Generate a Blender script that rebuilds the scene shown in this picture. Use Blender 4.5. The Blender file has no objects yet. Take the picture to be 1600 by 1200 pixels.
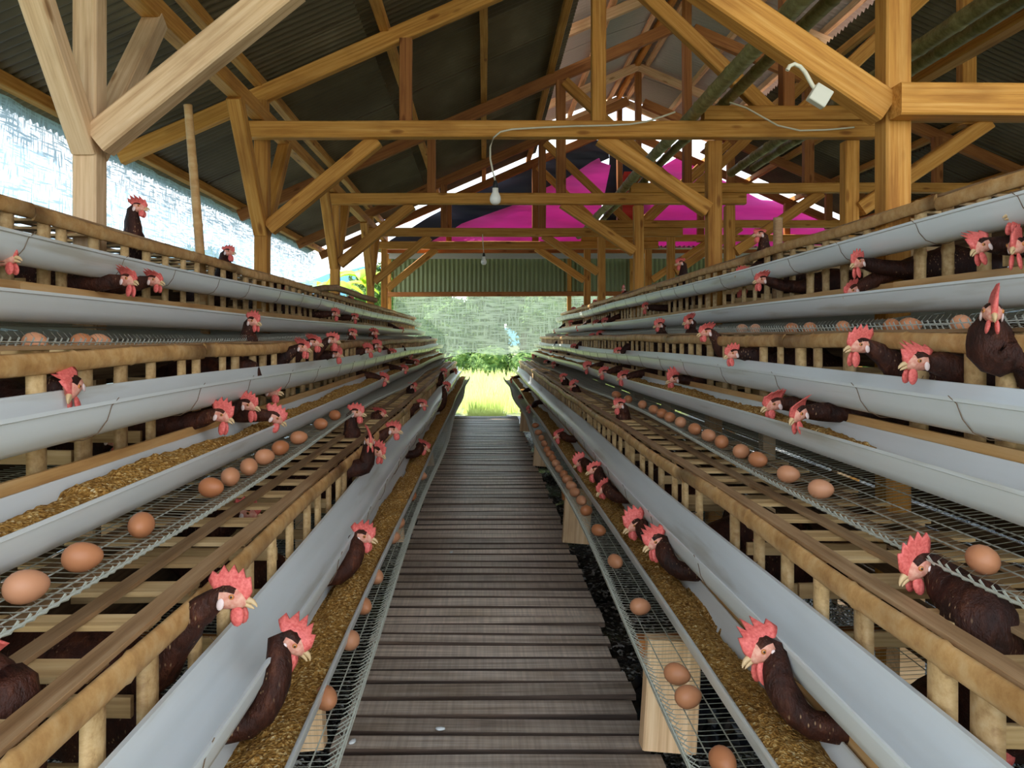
import bpy, bmesh, math, random
from mathutils import Vector, Matrix, Euler
random.seed(11)
R = random.Random(5)
C = bpy.context.scene.collection
sc = bpy.context.scene
F = 1150.0; CX = 756.0; CY = 527.0          # focal length and vanishing point of the photograph, in its 1600x1200 pixels
PI = math.pi

# ------------------------------------------------------------------ camera, world, sun, exposure
cam_d = bpy.data.cameras.new('camera'); cam = bpy.data.objects.new('camera', cam_d); C.objects.link(cam)
cam.location = (0, 0, 0); cam.rotation_euler = (PI/2, 0, 0)
cam_d.sensor_width = 36; cam_d.lens = F/1600*36
cam_d.shift_x = (800-CX)/1600; cam_d.shift_y = -(600-CY)/1600
cam_d.clip_start = 0.05; cam_d.clip_end = 500
sc.camera = cam
sc.view_settings.view_transform = 'Standard'; sc.view_settings.look = 'None'
sc.view_settings.gamma = 1; sc.view_settings.use_curve_mapping = False
sc.view_settings.exposure = 1.62
sc.cycles.use_denoising = True
sc.cycles.max_bounces = 10; sc.cycles.diffuse_bounces = 4; sc.cycles.transparent_max_bounces = 24
sc.cycles.sample_clamp_indirect = 8

w = bpy.data.worlds.new('sky'); sc.world = w; w.use_nodes = True
nt = w.node_tree; nt.nodes.clear()
wo = nt.nodes.new('ShaderNodeOutputWorld'); bg = nt.nodes.new('ShaderNodeBackground')
tc = nt.nodes.new('ShaderNodeTexCoord'); sp = nt.nodes.new('ShaderNodeSeparateXYZ')
rp = nt.nodes.new('ShaderNodeValToRGB'); nz = nt.nodes.new('ShaderNodeTexNoise'); mx = nt.nodes.new('ShaderNodeMix'); mx.data_type = 'RGBA'
cr = nt.nodes.new('ShaderNodeValToRGB')
nt.links.new(tc.outputs['Generated'], sp.inputs[0]); nt.links.new(sp.outputs['Z'], rp.inputs[0])
rp.color_ramp.elements[0].position = 0.0; rp.color_ramp.elements[0].color = (0.80, 0.91, 1, 1)
rp.color_ramp.elements[1].position = 0.7; rp.color_ramp.elements[1].color = (0.50, 0.73, 1, 1)
nz.inputs['Scale'].default_value = 3.0; nz.inputs['Detail'].default_value = 6
nt.links.new(tc.outputs['Generated'], nz.inputs['Vector'])
cr.color_ramp.elements[0].position = 0.42; cr.color_ramp.elements[1].position = 0.62
nt.links.new(nz.outputs[0], cr.inputs[0]); nt.links.new(cr.outputs[0], mx.inputs['Factor'])
nt.links.new(rp.outputs[0], mx.inputs[6]); mx.inputs[7].default_value = (0.95, 0.98, 1, 1)
nt.links.new(mx.outputs[2], bg.inputs[0]); bg.inputs[1].default_value = 1.15
nt.links.new(bg.outputs[0], wo.inputs[0])

sun_d = bpy.data.lights.new('sun', 'SUN'); sun = bpy.data.objects.new('sun', sun_d); C.objects.link(sun)
sun_d.energy = 4.0; sun_d.angle = 0.02; sun_d.color = (1, 0.95, 0.86)
sun.rotation_euler = Vector((0.55, -0.40, -1.0)).to_track_quat('-Z', 'Y').to_euler()

# ------------------------------------------------------------------ materials
def mat(name, color, rough=0.7, spec=0.3, build=None):
    m = bpy.data.materials.new(name); m.use_nodes = True
    n = m.node_tree; b = n.nodes['Principled BSDF']
    b.inputs['Base Color'].default_value = (*color, 1); b.inputs['Roughness'].default_value = rough
    b.inputs['Specular IOR Level'].default_value = spec
    if build: build(n, b)
    return m
def N(n, kind, **kw):
    x = n.nodes.new(kind)
    for k, v in kw.items():
        if k in x.inputs.keys(): x.inputs[k].default_value = v
        else: setattr(x, k, v)
    return x
def ramp(n, src, stops):
    r = n.nodes.new('ShaderNodeValToRGB'); e = r.color_ramp.elements
    while len(e) < len(stops): e.new(0.5)
    for i, (p, c) in enumerate(stops):
        e[i].position = p; e[i].color = (*c, 1)
    n.links.new(src, r.inputs[0]); return r.outputs[0]
def mixc(n, fac, a, b, mode='MIX'):
    m = n.nodes.new('ShaderNodeMix'); m.data_type = 'RGBA'; m.blend_type = mode
    for v, s in ((fac, m.inputs['Factor']), (a, m.inputs[6]), (b, m.inputs[7])):
        if isinstance(v, (int, float)): s.default_value = v
        elif isinstance(v, tuple): s.default_value = (*v, 1)
        else: n.links.new(v, s)
    return m.outputs[2]
def bump(n, b, src, strength=0.3, dist=0.01):
    x = n.nodes.new('ShaderNodeBump'); x.inputs['Strength'].default_value = strength; x.inputs['Distance'].default_value = dist
    n.links.new(src, x.inputs['Height']); n.links.new(x.outputs[0], b.inputs['Normal'])
def coords(n, scale, out='Object', shift=True):
    t = n.nodes.new('ShaderNodeTexCoord'); mp = n.nodes.new('ShaderNodeMapping'); mp.inputs['Scale'].default_value = scale
    n.links.new(t.outputs[out], mp.inputs['Vector'])
    if shift:
        oi = n.nodes.new('ShaderNodeObjectInfo'); mu = n.nodes.new('ShaderNodeMath'); mu.operation = 'MULTIPLY'; mu.inputs[1].default_value = 37.0
        n.links.new(oi.outputs['Random'], mu.inputs[0]); n.links.new(mu.outputs[0], mp.inputs['Location'])
    return mp.outputs[0]
def rnd(n):
    return n.nodes.new('ShaderNodeObjectInfo').outputs['Random']
def wood(name, c1, c2, c3, grain=(2.2, 75, 75), rough=0.7, knots=True, bstr=0.25, tint=((0.82,)*3, (1.12,)*3), saw=0.0):
    def bd(n, b):
        v = coords(n, grain)
        g = N(n, 'ShaderNodeTexNoise', Scale=1.0, Detail=6.0, Roughness=0.65); n.links.new(v, g.inputs['Vector'])
        col = ramp(n, g.outputs[0], [(0.28, c1), (0.5, c2), (0.74, c3)])
        v2 = coords(n, (3.0, 9, 9)); k = N(n, 'ShaderNodeTexNoise', Scale=1.0, Detail=4.0); n.links.new(v2, k.inputs['Vector'])
        st = ramp(n, k.outputs[0], [(0.30, (0.62, 0.55, 0.46)), (0.5, (1, 1, 1)), (0.8, (1.08, 1.06, 1.02))])
        col = mixc(n, 0.75, col, st, 'MULTIPLY')
        if knots:
            v3 = coords(n, (4.0, 13, 13)); vo = N(n, 'ShaderNodeTexVoronoi', Scale=0.8); n.links.new(v3, vo.inputs['Vector'])
            kn = ramp(n, vo.outputs['Distance'], [(0.0, (0.25, 0.14, 0.07)), (0.10, (0.5, 0.38, 0.25)), (0.16, (1, 1, 1))])
            col = mixc(n, 0.8, col, kn, 'MULTIPLY')
        tn = ramp(n, rnd(n), [(0, tint[0]), (1, tint[1])])
        col = mixc(n, 1.0, col, tn, 'MULTIPLY')
        n.links.new(col, b.inputs['Base Color'])
        h = g.outputs[0]
        if saw:
            v4 = coords(n, (saw, 0.6, 0.6)); s_ = N(n, 'ShaderNodeTexNoise', Scale=1.0, Detail=2.0); n.links.new(v4, s_.inputs['Vector'])
            col2 = ramp(n, s_.outputs[0], [(0.35, (0.75,)*3), (0.65, (1.12,)*3)])
            n.links.new(mixc(n, 0.7, col, col2, 'MULTIPLY'), b.inputs['Base Color'])
        bump(n, b, h, bstr, 0.004)
    return mat(name, c2, rough, 0.25, bd)
M = {}
M['timber'] = wood('roof_timber', (0.36, 0.135, 0.022), (0.56, 0.255, 0.05), (0.68, 0.365, 0.105), tint=((0.78, 0.74, 0.66), (1.12, 1.12, 1.1)))
M['timber_dark'] = wood('reddish_timber', (0.22, 0.072, 0.018), (0.34, 0.125, 0.032), (0.44, 0.19, 0.055), tint=((0.85, 0.8, 0.75), (1.1, 1.1, 1.1)))
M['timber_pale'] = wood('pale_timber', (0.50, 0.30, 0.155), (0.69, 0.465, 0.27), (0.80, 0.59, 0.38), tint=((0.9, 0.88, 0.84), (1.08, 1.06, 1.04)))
M['bamboo'] = wood('split_bamboo', (0.38, 0.22, 0.095), (0.62, 0.415, 0.205), (0.75, 0.56, 0.33), grain=(2.0, 60, 60), rough=0.5, knots=False, tint=((0.70, 0.66, 0.6), (1.12, 1.1, 1.02)))
M['bamboo_brown'] = wood('weathered_bamboo', (0.20, 0.105, 0.045), (0.36, 0.215, 0.105), (0.48, 0.33, 0.19), grain=(2.0, 50, 50), rough=0.55, knots=False, tint=((0.75, 0.72, 0.7), (1.15, 1.12, 1.1)))
M['rail'] = wood('rail_bamboo', (0.42, 0.205, 0.07), (0.60, 0.345, 0.135), (0.70, 0.47, 0.24), grain=(2.0, 30, 30), rough=0.5, knots=False, tint=((0.85, 0.82, 0.78), (1.1, 1.08, 1.04)))
M['inner'] = wood('shaded_board', (0.05, 0.03, 0.018), (0.13, 0.082, 0.046), (0.27, 0.19, 0.11), grain=(2.2, 60, 60), knots=False, tint=((0.45, 0.42, 0.4), (1.4, 1.35, 1.25)))  # shade of the cage interior put into a darker board colour
M['deck'] = wood('deck_plank', (0.20, 0.145, 0.11), (0.50, 0.41, 0.34), (0.72, 0.63, 0.55), grain=(2.4, 90, 90), rough=0.40, knots=False, tint=((0.70, 0.67, 0.64), (1.45, 1.42, 1.38)), saw=110, bstr=0.35)
M['deck_edge'] = wood('gap_shade_edge', (0.03, 0.02, 0.015), (0.085, 0.055, 0.04), (0.20, 0.13, 0.09), grain=(2.4, 60, 60), knots=False)  # dark plank sides: the shade of the gaps put into the colour
M['pole'] = wood('green_bamboo', (0.13, 0.11, 0.035), (0.26, 0.225, 0.085), (0.40, 0.36, 0.16), grain=(2.5, 30, 30), rough=0.5, knots=False)
def b_pvc(n, b):
    v = coords(n, (14, 1.2, 14)); g = N(n, 'ShaderNodeTexNoise', Scale=1.0, Detail=5.0); n.links.new(v, g.inputs['Vector'])
    n.links.new(ramp(n, g.outputs[0], [(0.30, (0.52, 0.49, 0.42)), (0.40, (0.70, 0.71, 0.69)), (0.7, (0.78, 0.80, 0.80))]), b.inputs['Base Color'])
M['pvc'] = mat('white_plastic', (0.82, 0.87, 0.9), 0.32, 0.45, b_pvc)
def b_feed(n, b):
    v = coords(n, (1, 1, 1), shift=False); g = N(n, 'ShaderNodeTexVoronoi', Scale=230.0); n.links.new(v, g.inputs['Vector'])
    sv = N(n, 'ShaderNodeSeparateColor'); n.links.new(g.outputs['Color'], sv.inputs[0])
    n.links.new(ramp(n, sv.outputs[0], [(0.0, (0.16, 0.065, 0.012)), (0.35, (0.33, 0.16, 0.033)), (0.72, (0.45, 0.235, 0.06)), (0.95, (0.62, 0.40, 0.15)), (1.0, (0.75, 0.58, 0.32))]), b.inputs['Base Color'])
    bump(n, b, g.outputs['Distance'], 0.9, 0.004)
M['feed'] = mat('maize_mash', (0.4, 0.22, 0.06), 0.85, 0.15, b_feed)
M['wire'] = mat('galvanised_wire', (0.48, 0.48, 0.41), 0.45, 0.5); M['wire'].node_tree.nodes['Principled BSDF'].inputs['Metallic'].default_value = 0.1
M['rust_wire'] = mat('rusty_wire', (0.16, 0.10, 0.06), 0.7)
def b_egg(n, b):
    n.links.new(ramp(n, rnd(n), [(0, (0.42, 0.145, 0.055)), (0.5, (0.50, 0.195, 0.085)), (1, (0.58, 0.265, 0.14))]), b.inputs['Base Color'])
M['egg'] = mat('brown_eggshell', (0.6, 0.28, 0.15), 0.45, 0.35, b_egg)
def b_fea(n, b):
    v = coords(n, (34, 34, 16)); g = N(n, 'ShaderNodeTexNoise', Scale=1.0, Detail=5.0, Roughness=0.7); n.links.new(v, g.inputs['Vector'])
    c = ramp(n, g.outputs[0], [(0.3, (0.014, 0.005, 0.003)), (0.55, (0.052, 0.0145, 0.007)), (0.72, (0.11, 0.034, 0.014)), (0.86, (0.30, 0.15, 0.07))])
    t = ramp(n, rnd(n), [(0, (0.6, 0.55, 0.55)), (1, (1.25, 1.2, 1.15))])
    c = mixc(n, 1.0, c, t, 'MULTIPLY')
    v2 = coords(n, (150, 150, 45)); f = N(n, 'ShaderNodeTexVoronoi', Scale=1.0); n.links.new(v2, f.inputs['Vector'])
    fl_ = ramp(n, f.outputs['Distance'], [(0.10, (1, 1, 1)), (0.24, (0, 0, 0))]); ms = N(n, 'ShaderNodeTexNoise', Scale=9.0, Detail=2.0); n.links.new(coords(n, (1, 1, 1)), ms.inputs['Vector'])
    fl_ = mixc(n, 1.0, fl_, ramp(n, ms.outputs[0], [(0.48, (0, 0, 0)), (0.62, (0.85,)*3)]), 'MULTIPLY')
    n.links.new(mixc(n, fl_, c, (0.42, 0.25, 0.13)), b.inputs['Base Color'])
    bump(n, b, g.outputs[0], 0.9, 0.012)
M['feather'] = mat('chestnut_feathers', (0.09, 0.025, 0.012), 0.6, 0.25, b_fea)
def b_tip(n, b):
    n.links.new(ramp(n, rnd(n), [(0, (0.45, 0.26, 0.13)), (1, (0.62, 0.42, 0.25))]), b.inputs['Base Color'])
def b_comb(n, b):
    v = coords(n, (180, 180, 180)); g = N(n, 'ShaderNodeTexNoise', Scale=1.0, Detail=3.0); n.links.new(v, g.inputs['Vector'])
    n.links.new(ramp(n, g.outputs[0], [(0.3, (0.62, 0.085, 0.075)), (0.7, (0.85, 0.20, 0.165))]), b.inputs['Base Color'])
    bump(n, b, g.outputs[0], 0.5, 0.002); b.inputs['Subsurface Weight'].default_value = 0.0
M['comb'] = mat('red_comb', (0.75, 0.13, 0.11), 0.5, 0.35, b_comb)
def b_skin(n, b):
    v = coords(n, (120, 120, 120)); g = N(n, 'ShaderNodeTexNoise', Scale=1.0, Detail=3.0); n.links.new(v, g.inputs['Vector'])
    n.links.new(ramp(n, g.outputs[0], [(0.3, (0.62, 0.20, 0.14)), (0.65, (0.76, 0.40, 0.29))]), b.inputs['Base Color'])
M['skin'] = mat('face_skin', (0.7, 0.33, 0.25), 0.6, 0.25, b_skin)
M['beak'] = mat('horn_beak', (0.62, 0.42, 0.22), 0.4)
M['lobe'] = mat('pale_earlobe', (0.80, 0.62, 0.58), 0.6)
M['iris'] = mat('amber_iris', (0.55, 0.20, 0.05), 0.2, 0.5)
M['pupil'] = mat('dark_pupil', (0.01, 0.008, 0.008), 0.08, 0.6)
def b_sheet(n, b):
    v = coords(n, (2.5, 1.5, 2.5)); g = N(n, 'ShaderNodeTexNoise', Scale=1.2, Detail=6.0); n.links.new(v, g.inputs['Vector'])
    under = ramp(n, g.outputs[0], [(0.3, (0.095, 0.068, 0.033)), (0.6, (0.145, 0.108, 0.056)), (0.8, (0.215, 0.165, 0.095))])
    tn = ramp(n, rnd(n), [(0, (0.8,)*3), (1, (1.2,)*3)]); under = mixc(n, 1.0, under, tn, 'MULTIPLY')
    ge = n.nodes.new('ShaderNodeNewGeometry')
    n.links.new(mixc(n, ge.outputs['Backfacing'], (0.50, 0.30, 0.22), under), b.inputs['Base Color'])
M['sheet'] = mat('corrugated_zinc', (0.15, 0.15, 0.12), 0.5, 0.45, b_sheet)
M['sheet_lit'] = mat('bounce_lit_zinc', (0.46, 0.42, 0.38), 0.5, 0.4)  # lighter copy for the ridge sheets: roof bounce light put into the colour
M['apron'] = mat('greenish_zinc', (0.20, 0.225, 0.10), 0.5, 0.4)
def cloth(name, c):
    def bd(n, b):
        v = coords(n, (0.8, 0.8, 6)); g = N(n, 'ShaderNodeTexNoise', Scale=2.0, Detail=4.0); n.links.new(v, g.inputs['Vector'])
        n.links.new(mixc(n, 1.0, (*c,), ramp(n, g.outputs[0], [(0.3, (0.75,)*3), (0.7, (1.15,)*3)]), 'MULTIPLY'), b.inputs['Base Color'])
        tr = n.nodes.new('ShaderNodeBsdfTranslucent'); tr.inputs[0].default_value = (*c, 1)
        ms = n.nodes.new('ShaderNodeMixShader'); ms.inputs[0].default_value = 0.36
        o = n.nodes['Material Output']; n.links.new(b.outputs[0], ms.inputs[1]); n.links.new(tr.outputs[0], ms.inputs[2]); n.links.new(ms.outputs[0], o.inputs[0])
    return mat(name, c, 0.6, 0.3, bd)
M['pink'] = cloth('pink_tarpaulin', (0.66, 0.115, 0.47)); M['red'] = cloth('red_cloth', (0.6, 0.05, 0.03))
M['black'] = mat('black_tarpaulin', (0.008, 0.012, 0.022), 0.4)
def net_mat(name, c, dens, s):
    def bd(n, b):
        o = n.nodes['Material Output']
        v = coords(n, (1, 1, 1), shift=False)
        g1 = N(n, 'ShaderNodeTexNoise', Scale=1.0, Detail=3.0); mp1 = n.nodes.new('ShaderNodeMapping'); mp1.inputs['Scale'].default_value = (s*6, s*6, s*70); n.links.new(v, mp1.inputs['Vector']); n.links.new(mp1.outputs[0], g1.inputs['Vector'])
        g2 = N(n, 'ShaderNodeTexNoise', Scale=1.0, Detail=3.0); mp2 = n.nodes.new('ShaderNodeMapping'); mp2.inputs['Scale'].default_value = (s*70, s*70, s*7); n.links.new(v, mp2.inputs['Vector']); n.links.new(mp2.outputs[0], g2.inputs['Vector'])
        mxx = n.nodes.new('ShaderNodeMath'); mxx.operation = 'MAXIMUM'; n.links.new(g1.outputs[0], mxx.inputs[0]); m9 = n.nodes.new('ShaderNodeMath'); m9.operation = 'MULTIPLY'; m9.inputs[1].default_value = 0.93 if dens < 0.5 else 1.0; n.links.new(g2.outputs[0], m9.inputs[0]); n.links.new(m9.outputs[0], mxx.inputs[1])
        f = ramp(n, mxx.outputs[0], [(0.46, (dens*0.72,)*3), (0.60, (min(0.97, dens*1.4),)*3)])
        df = n.nodes.new('ShaderNodeBsdfDiffuse'); df.inputs[0].default_value = (*c, 1)
        tl = n.nodes.new('ShaderNodeBsdfTranslucent'); tl.inputs[0].default_value = (*c, 1)
        m1 = n.nodes.new('ShaderNodeMixShader'); m1.inputs[0].default_value = 0.5; n.links.new(df.outputs[0], m1.inputs[1]); n.links.new(tl.outputs[0], m1.inputs[2])
        tp = n.nodes.new('ShaderNodeBsdfTransparent'); ms = n.nodes.new('ShaderNodeMixShader')
        n.links.new(f, ms.inputs[0]); n.links.new(tp.outputs[0], ms.inputs[1]); n.links.new(m1.outputs[0], ms.inputs[2]); n.links.new(ms.outputs[0], o.inputs[0])
    return mat(name, c, 0.8, 0.2, bd)
M['net'] = net_mat('shade_netting', (0.27, 0.40, 0.52), 0.76, 1.5)
M['net_end'] = net_mat('end_netting', (0.44, 0.52, 0.42), 0.46, 0.7)
def b_grass(n, b):
    v = coords(n, (1, 1, 1), shift=False); g = N(n, 'ShaderNodeTexNoise', Scale=1.4, Detail=8.0); n.links.new(v, g.inputs['Vector'])
    n.links.new(ramp(n, g.outputs[0], [(0.3, (0.45, 0.55, 0.16)), (0.6, (0.68, 0.76, 0.32)), (0.8, (0.85, 0.86, 0.50))]), b.inputs['Base Color'])
def b_blade(n, b):
    b_grass(n, b); tr = n.nodes.new('ShaderNodeBsdfTranslucent'); tr.inputs[0].default_value = (0.75, 0.85, 0.30, 1)
    ms = n.nodes.new('ShaderNodeMixShader'); ms.inputs[0].default_value = 0.5
    o = n.nodes['Material Output']; n.links.new(b.outputs[0], ms.inputs[1]); n.links.new(tr.outputs[0], ms.inputs[2]); n.links.new(ms.outputs[0], o.inputs[0])
M['grass'] = mat('meadow_grass', (0.3, 0.4, 0.08), 0.8, 0.2, b_blade)
def b_soil(n, b):
    v = coords(n, (1, 1, 1), shift=False); g = N(n, 'ShaderNodeTexNoise', Scale=1.4, Detail=8.0); n.links.new(v, g.inputs['Vector'])
    n.links.new(ramp(n, g.outputs[0], [(0.3, (0.11, 0.13, 0.06)), (0.6, (0.19, 0.21, 0.10)), (0.8, (0.27, 0.27, 0.15))]), b.inputs['Base Color'])
M['soil'] = mat('grassy_soil', (0.2, 0.2, 0.1), 0.9, 0.2, b_soil)
def b_leaf(n, b):
    v = coords(n, (3, 3, 3)); g = N(n, 'ShaderNodeTexNoise', Scale=2.0, Detail=8.0); n.links.new(v, g.inputs['Vector'])
    n.links.new(ramp(n, g.outputs[0], [(0.3, (0.03, 0.07, 0.012)), (0.5, (0.08, 0.16, 0.03)), (0.72, (0.26, 0.36, 0.08))]), b.inputs['Base Color'])
    bump(n, b, g.outputs[0], 1.0, 0.3)
M['leaf'] = mat('tree_leaves', (0.1, 0.19, 0.05), 0.7, 0.2, b_leaf)
def b_ban(n, b):
    tr = n.nodes.new('ShaderNodeBsdfTranslucent'); tr.inputs[0].default_value = (0.55, 0.75, 0.05, 1)
    ms = n.nodes.new('ShaderNodeMixShader'); ms.inputs[0].default_value = 0.5
    o = n.nodes['Material Output']; n.links.new(b.outputs[0], ms.inputs[1]); n.links.new(tr.outputs[0], ms.inputs[2]); n.links.new(ms.outputs[0], o.inputs[0])
M['banana'] = mat('banana_leaf', (0.32, 0.5, 0.05), 0.5, 0.3, b_ban)
M['bark'] = mat('bark', (0.12, 0.08, 0.05), 0.85)
def b_muck(n, b):
    v = coords(n, (1, 1, 1), shift=False); g = N(n, 'ShaderNodeTexVoronoi', Scale=75.0); n.links.new(v, g.inputs['Vector'])
    sv = N(n, 'ShaderNodeSeparateColor'); n.links.new(g.outputs['Color'], sv.inputs[0])
    c = ramp(n, sv.outputs[0], [(0.0, (0.006, 0.006, 0.007)), (0.55, (0.025, 0.023, 0.02)), (0.8, (0.13, 0.115, 0.095)), (0.91, (0.50, 0.48, 0.43)), (1.0, (0.6, 0.58, 0.55))])
    n.links.new(c, b.inputs['Base Color']); bump(n, b, g.outputs['Distance'], 0.9, 0.02)
M['muck'] = mat('wet_droppings', (0.02, 0.02, 0.02), 0.22, 0.5, b_muck)
M['plastic_black'] = mat('black_plastic', (0.008, 0.01, 0.014), 0.18, 0.6)
M['bulb'] = mat('white_bulb', (0.85, 0.83, 0.74), 0.35, 0.4)
M['cable'] = mat('cream_cable', (0.68, 0.62, 0.46), 0.5)
M['dark'] = mat('black_fitting', (0.02, 0.02, 0.02), 0.5)
M['box'] = mat('junction_box', (0.62, 0.58, 0.46), 0.45)
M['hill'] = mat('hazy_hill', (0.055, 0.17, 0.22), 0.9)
M['rooftile'] = mat('red_roof', (0.45, 0.16, 0.10), 0.8)
M['plaster'] = mat('plaster', (0.6, 0.55, 0.48), 0.9)
M['dropping'] = mat('white_droppings', (0.62, 0.63, 0.62), 0.8)

# ------------------------------------------------------------------ helpers
def link(o, parent=None):
    C.objects.link(o)
    if parent is not None: o.parent = parent
    return o
def mesh_obj(name, verts, faces, m, parent=None, smooth=False, mats=None, mi=None):
    me = bpy.data.meshes.new(name); me.from_pydata([tuple(v) for v in verts], [], faces)
    for k in (mats or [m]): me.materials.append(k)
    if mi: me.polygons.foreach_set('material_index', mi)
    if smooth: me.polygons.foreach_set('use_smooth', [True]*len(me.polygons))
    me.update()
    return link(bpy.data.objects.new(name, me), parent)
def again(src, name=None, parent=None):
    o = src.copy()
    if name: o.name = name
    return link(o, parent)
def thing(name, label, cat, loc=(0, 0, 0), group=None):
    o = bpy.data.objects.new(name, None); link(o); o.location = loc; o.empty_display_size = 0.05
    o['label'] = label; o['category'] = cat
    if group: o['group'] = group
    return o
def tag(o, label, cat, group=None, kind=None):
    o['label'] = label; o['category'] = cat
    if group: o['group'] = group
    if kind: o['kind'] = kind
    return o
def struct(name, label=None):
    o = bpy.data.objects.new(name, None); link(o); o['kind'] = 'structure'
    if label: o['label'] = label
    return o
def px(x, y, Y):
    return Vector(((x-CX)*Y/F, Y, (CY-y)*Y/F))
class MB:
    def __init__(s): s.v = []; s.f = []
    def add(s, vs, fs):
        k = len(s.v); s.v += [tuple(v) for v in vs]; s.f += [tuple(i+k for i in f) for f in fs]
    def box(s, x0, x1, y0, y1, z0, z1):
        s.add([(x, y, z) for x in (x0, x1) for y in (y0, y1) for z in (z0, z1)],
              [(0, 1, 3, 2), (4, 6, 7, 5), (0, 4, 5, 1), (2, 3, 7, 6), (0, 2, 6, 4), (1, 5, 7, 3)])
    def tube(s, pts, r, n=6, cap=True):
        pts = [Vector(p) for p in pts]; rings = []
        up0 = Vector((0, 0, 1))
        for i, p in enumerate(pts):
            d = (pts[min(i+1, len(pts)-1)]-pts[max(i-1, 0)]).normalized()
            up = up0 if abs(d.z) < 0.95 else Vector((1, 0, 0))
            a = d.cross(up).normalized(); b = a.cross(d)
            rr = r[i] if isinstance(r, (list, tuple)) else r
            rings.append([p+a*math.cos(2*PI*k/n)*rr+b*math.sin(2*PI*k/n)*rr for k in range(n)])
        vs = [v for q in rings for v in q]; fs = []
        for i in range(len(pts)-1):
            for k in range(n):
                fs.append((i*n+k, i*n+(k+1) % n, (i+1)*n+(k+1) % n, (i+1)*n+k))
        if cap: fs += [tuple(range(n)), tuple(reversed(range((len(pts)-1)*n, len(pts)*n)))]
        s.add(vs, fs)
    def strip(s, prof, ys, wob=None):            # closed XZ profile drawn along Y
        n = len(prof); vs = []
        for y in ys:
            dx, dz = wob(y) if wob else (0, 0)
            vs += [(x+dx, y, z+dz) for x, z in prof]
        fs = []
        for i in range(len(ys)-1):
            for k in range(n):
                fs.append((i*n+k, i*n+(k+1) % n, (i+1)*n+(k+1) % n, (i+1)*n+k))
        fs += [tuple(reversed(range(n))), tuple(range((len(ys)-1)*n, len(ys)*n))]
        s.add(vs, fs)
    def obj(s, name, m, parent=None, smooth=False): return mesh_obj(name, s.v, s.f, m, parent, smooth)
def rot_obj(o, p0, p1, up=(0, 0, 1)):
    d = (Vector(p1)-Vector(p0)).normalized(); u = Vector(up)
    if abs(d.dot(u)) > 0.98: u = Vector((0, 1, 0))
    y = u.cross(d).normalized(); z = d.cross(y)
    o.matrix_local = Matrix(((d.x, y.x, z.x, p0[0]), (d.y, y.y, z.y, p0[1]), (d.z, y.z, z.z, p0[2]), (0, 0, 0, 1)))
def beam(name, p0, p1, w_, h_, m, parent, up=(0, 0, 1), wane=0.004):
    """squared timber from p0 to p1: w_ across, h_ along 'up'; slightly uneven with chamfered corners"""
    p0 = Vector(p0); p1 = Vector(p1); L = (p1-p0).length
    n = max(2, int(L/0.5)+1); c = min(w_, h_)*0.08; vs = []; fs = []
    for i in range(n+1):
        x = L*i/n; j = [R.uniform(-wane, wane)*0.6 for _ in range(4)]
        a = w_/2; b = h_/2
        q = [(-a+c, -b), (a-c, -b), (a, -b+c), (a, b-c), (a-c, b), (-a+c, b), (-a, b-c), (-a, -b+c)]
        vs += [(x, yy+j[0], zz+j[1]) for yy, zz in q]
    for i in range(n):
        for k in range(8): fs.append((i*8+k, i*8+(k+1) % 8, (i+1)*8+(k+1) % 8, (i+1)*8+k))
    fs += [tuple(reversed(range(8))), tuple(range(n*8, n*8+8))]
    o = mesh_obj(name, vs, fs, m, parent); rot_obj(o, p0, p1, up)
    return o
def lathe_mb(prof, n=12):
    vs = []; fs = []
    for r, z in prof: vs += [(r*math.cos(2*PI*k/n), r*math.sin(2*PI*k/n), z) for k in range(n)]
    for i in range(len(prof)-1):
        for k in range(n): fs.append((i*n+k, i*n+(k+1) % n, (i+1)*n+(k+1) % n, (i+1)*n+k))
    fs += [tuple(reversed(range(n))), tuple(range((len(prof)-1)*n, len(prof)*n))]
    return vs, fs
def nth(i):
    return ['first', 'second', 'third', 'fourth', 'fifth', 'sixth', 'seventh', 'eighth', 'ninth', 'tenth', 'eleventh', 'twelfth', 'thirteenth', 'fourteenth', 'fifteenth', 'sixteenth', 'seventeenth', 'eighteenth', 'nineteenth', 'twentieth'][i] if i < 20 else (str(i+1) + ('th' if (i+1) % 10 not in (1, 2, 3) else ['st', 'nd', 'rd'][(i+1) % 10-1]))

# ------------------------------------------------------------------ setting: ground, deck, roof, end wall, netting
GZ = -1.35; DZ = -1.0; YE = 9.35
TR = [2.5, 4.45, 6.62, 8.7, 9.9]
fl = mesh_obj('ground', [(-90, -15, GZ-0.02), (90, -15, GZ-0.02), (90, 130, GZ-0.02), (-90, 130, GZ-0.02)], [(0, 1, 2, 3)], M['soil']); fl['kind'] = 'structure'
vs = []; fs = []; nx, ny = 60, 110
for j in range(ny+1):
    for i in range(nx+1):
        x = -3+9.5*i/nx; y = 0.1+12.4*j/ny
        edge = min(1, max(0, min(x+3, 6.5-x, y-0.1, 12.5-y)/0.3))
        vs.append((x, y, GZ-0.018+edge*(0.03+0.05*R.random()+0.04*max(0, math.sin(3*x+2.1*y)*math.sin(2.7*y-x)))))
for j in range(ny):
    for i in range(nx): a = j*(nx+1)+i; fs.append((a, a+1, a+nx+2, a+nx+1))
mk = mesh_obj('dung_floor', vs, fs, M['muck'], smooth=True); mk['kind'] = 'structure'
mk['label'] = 'dark wet droppings covering the ground beneath the cages'
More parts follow.
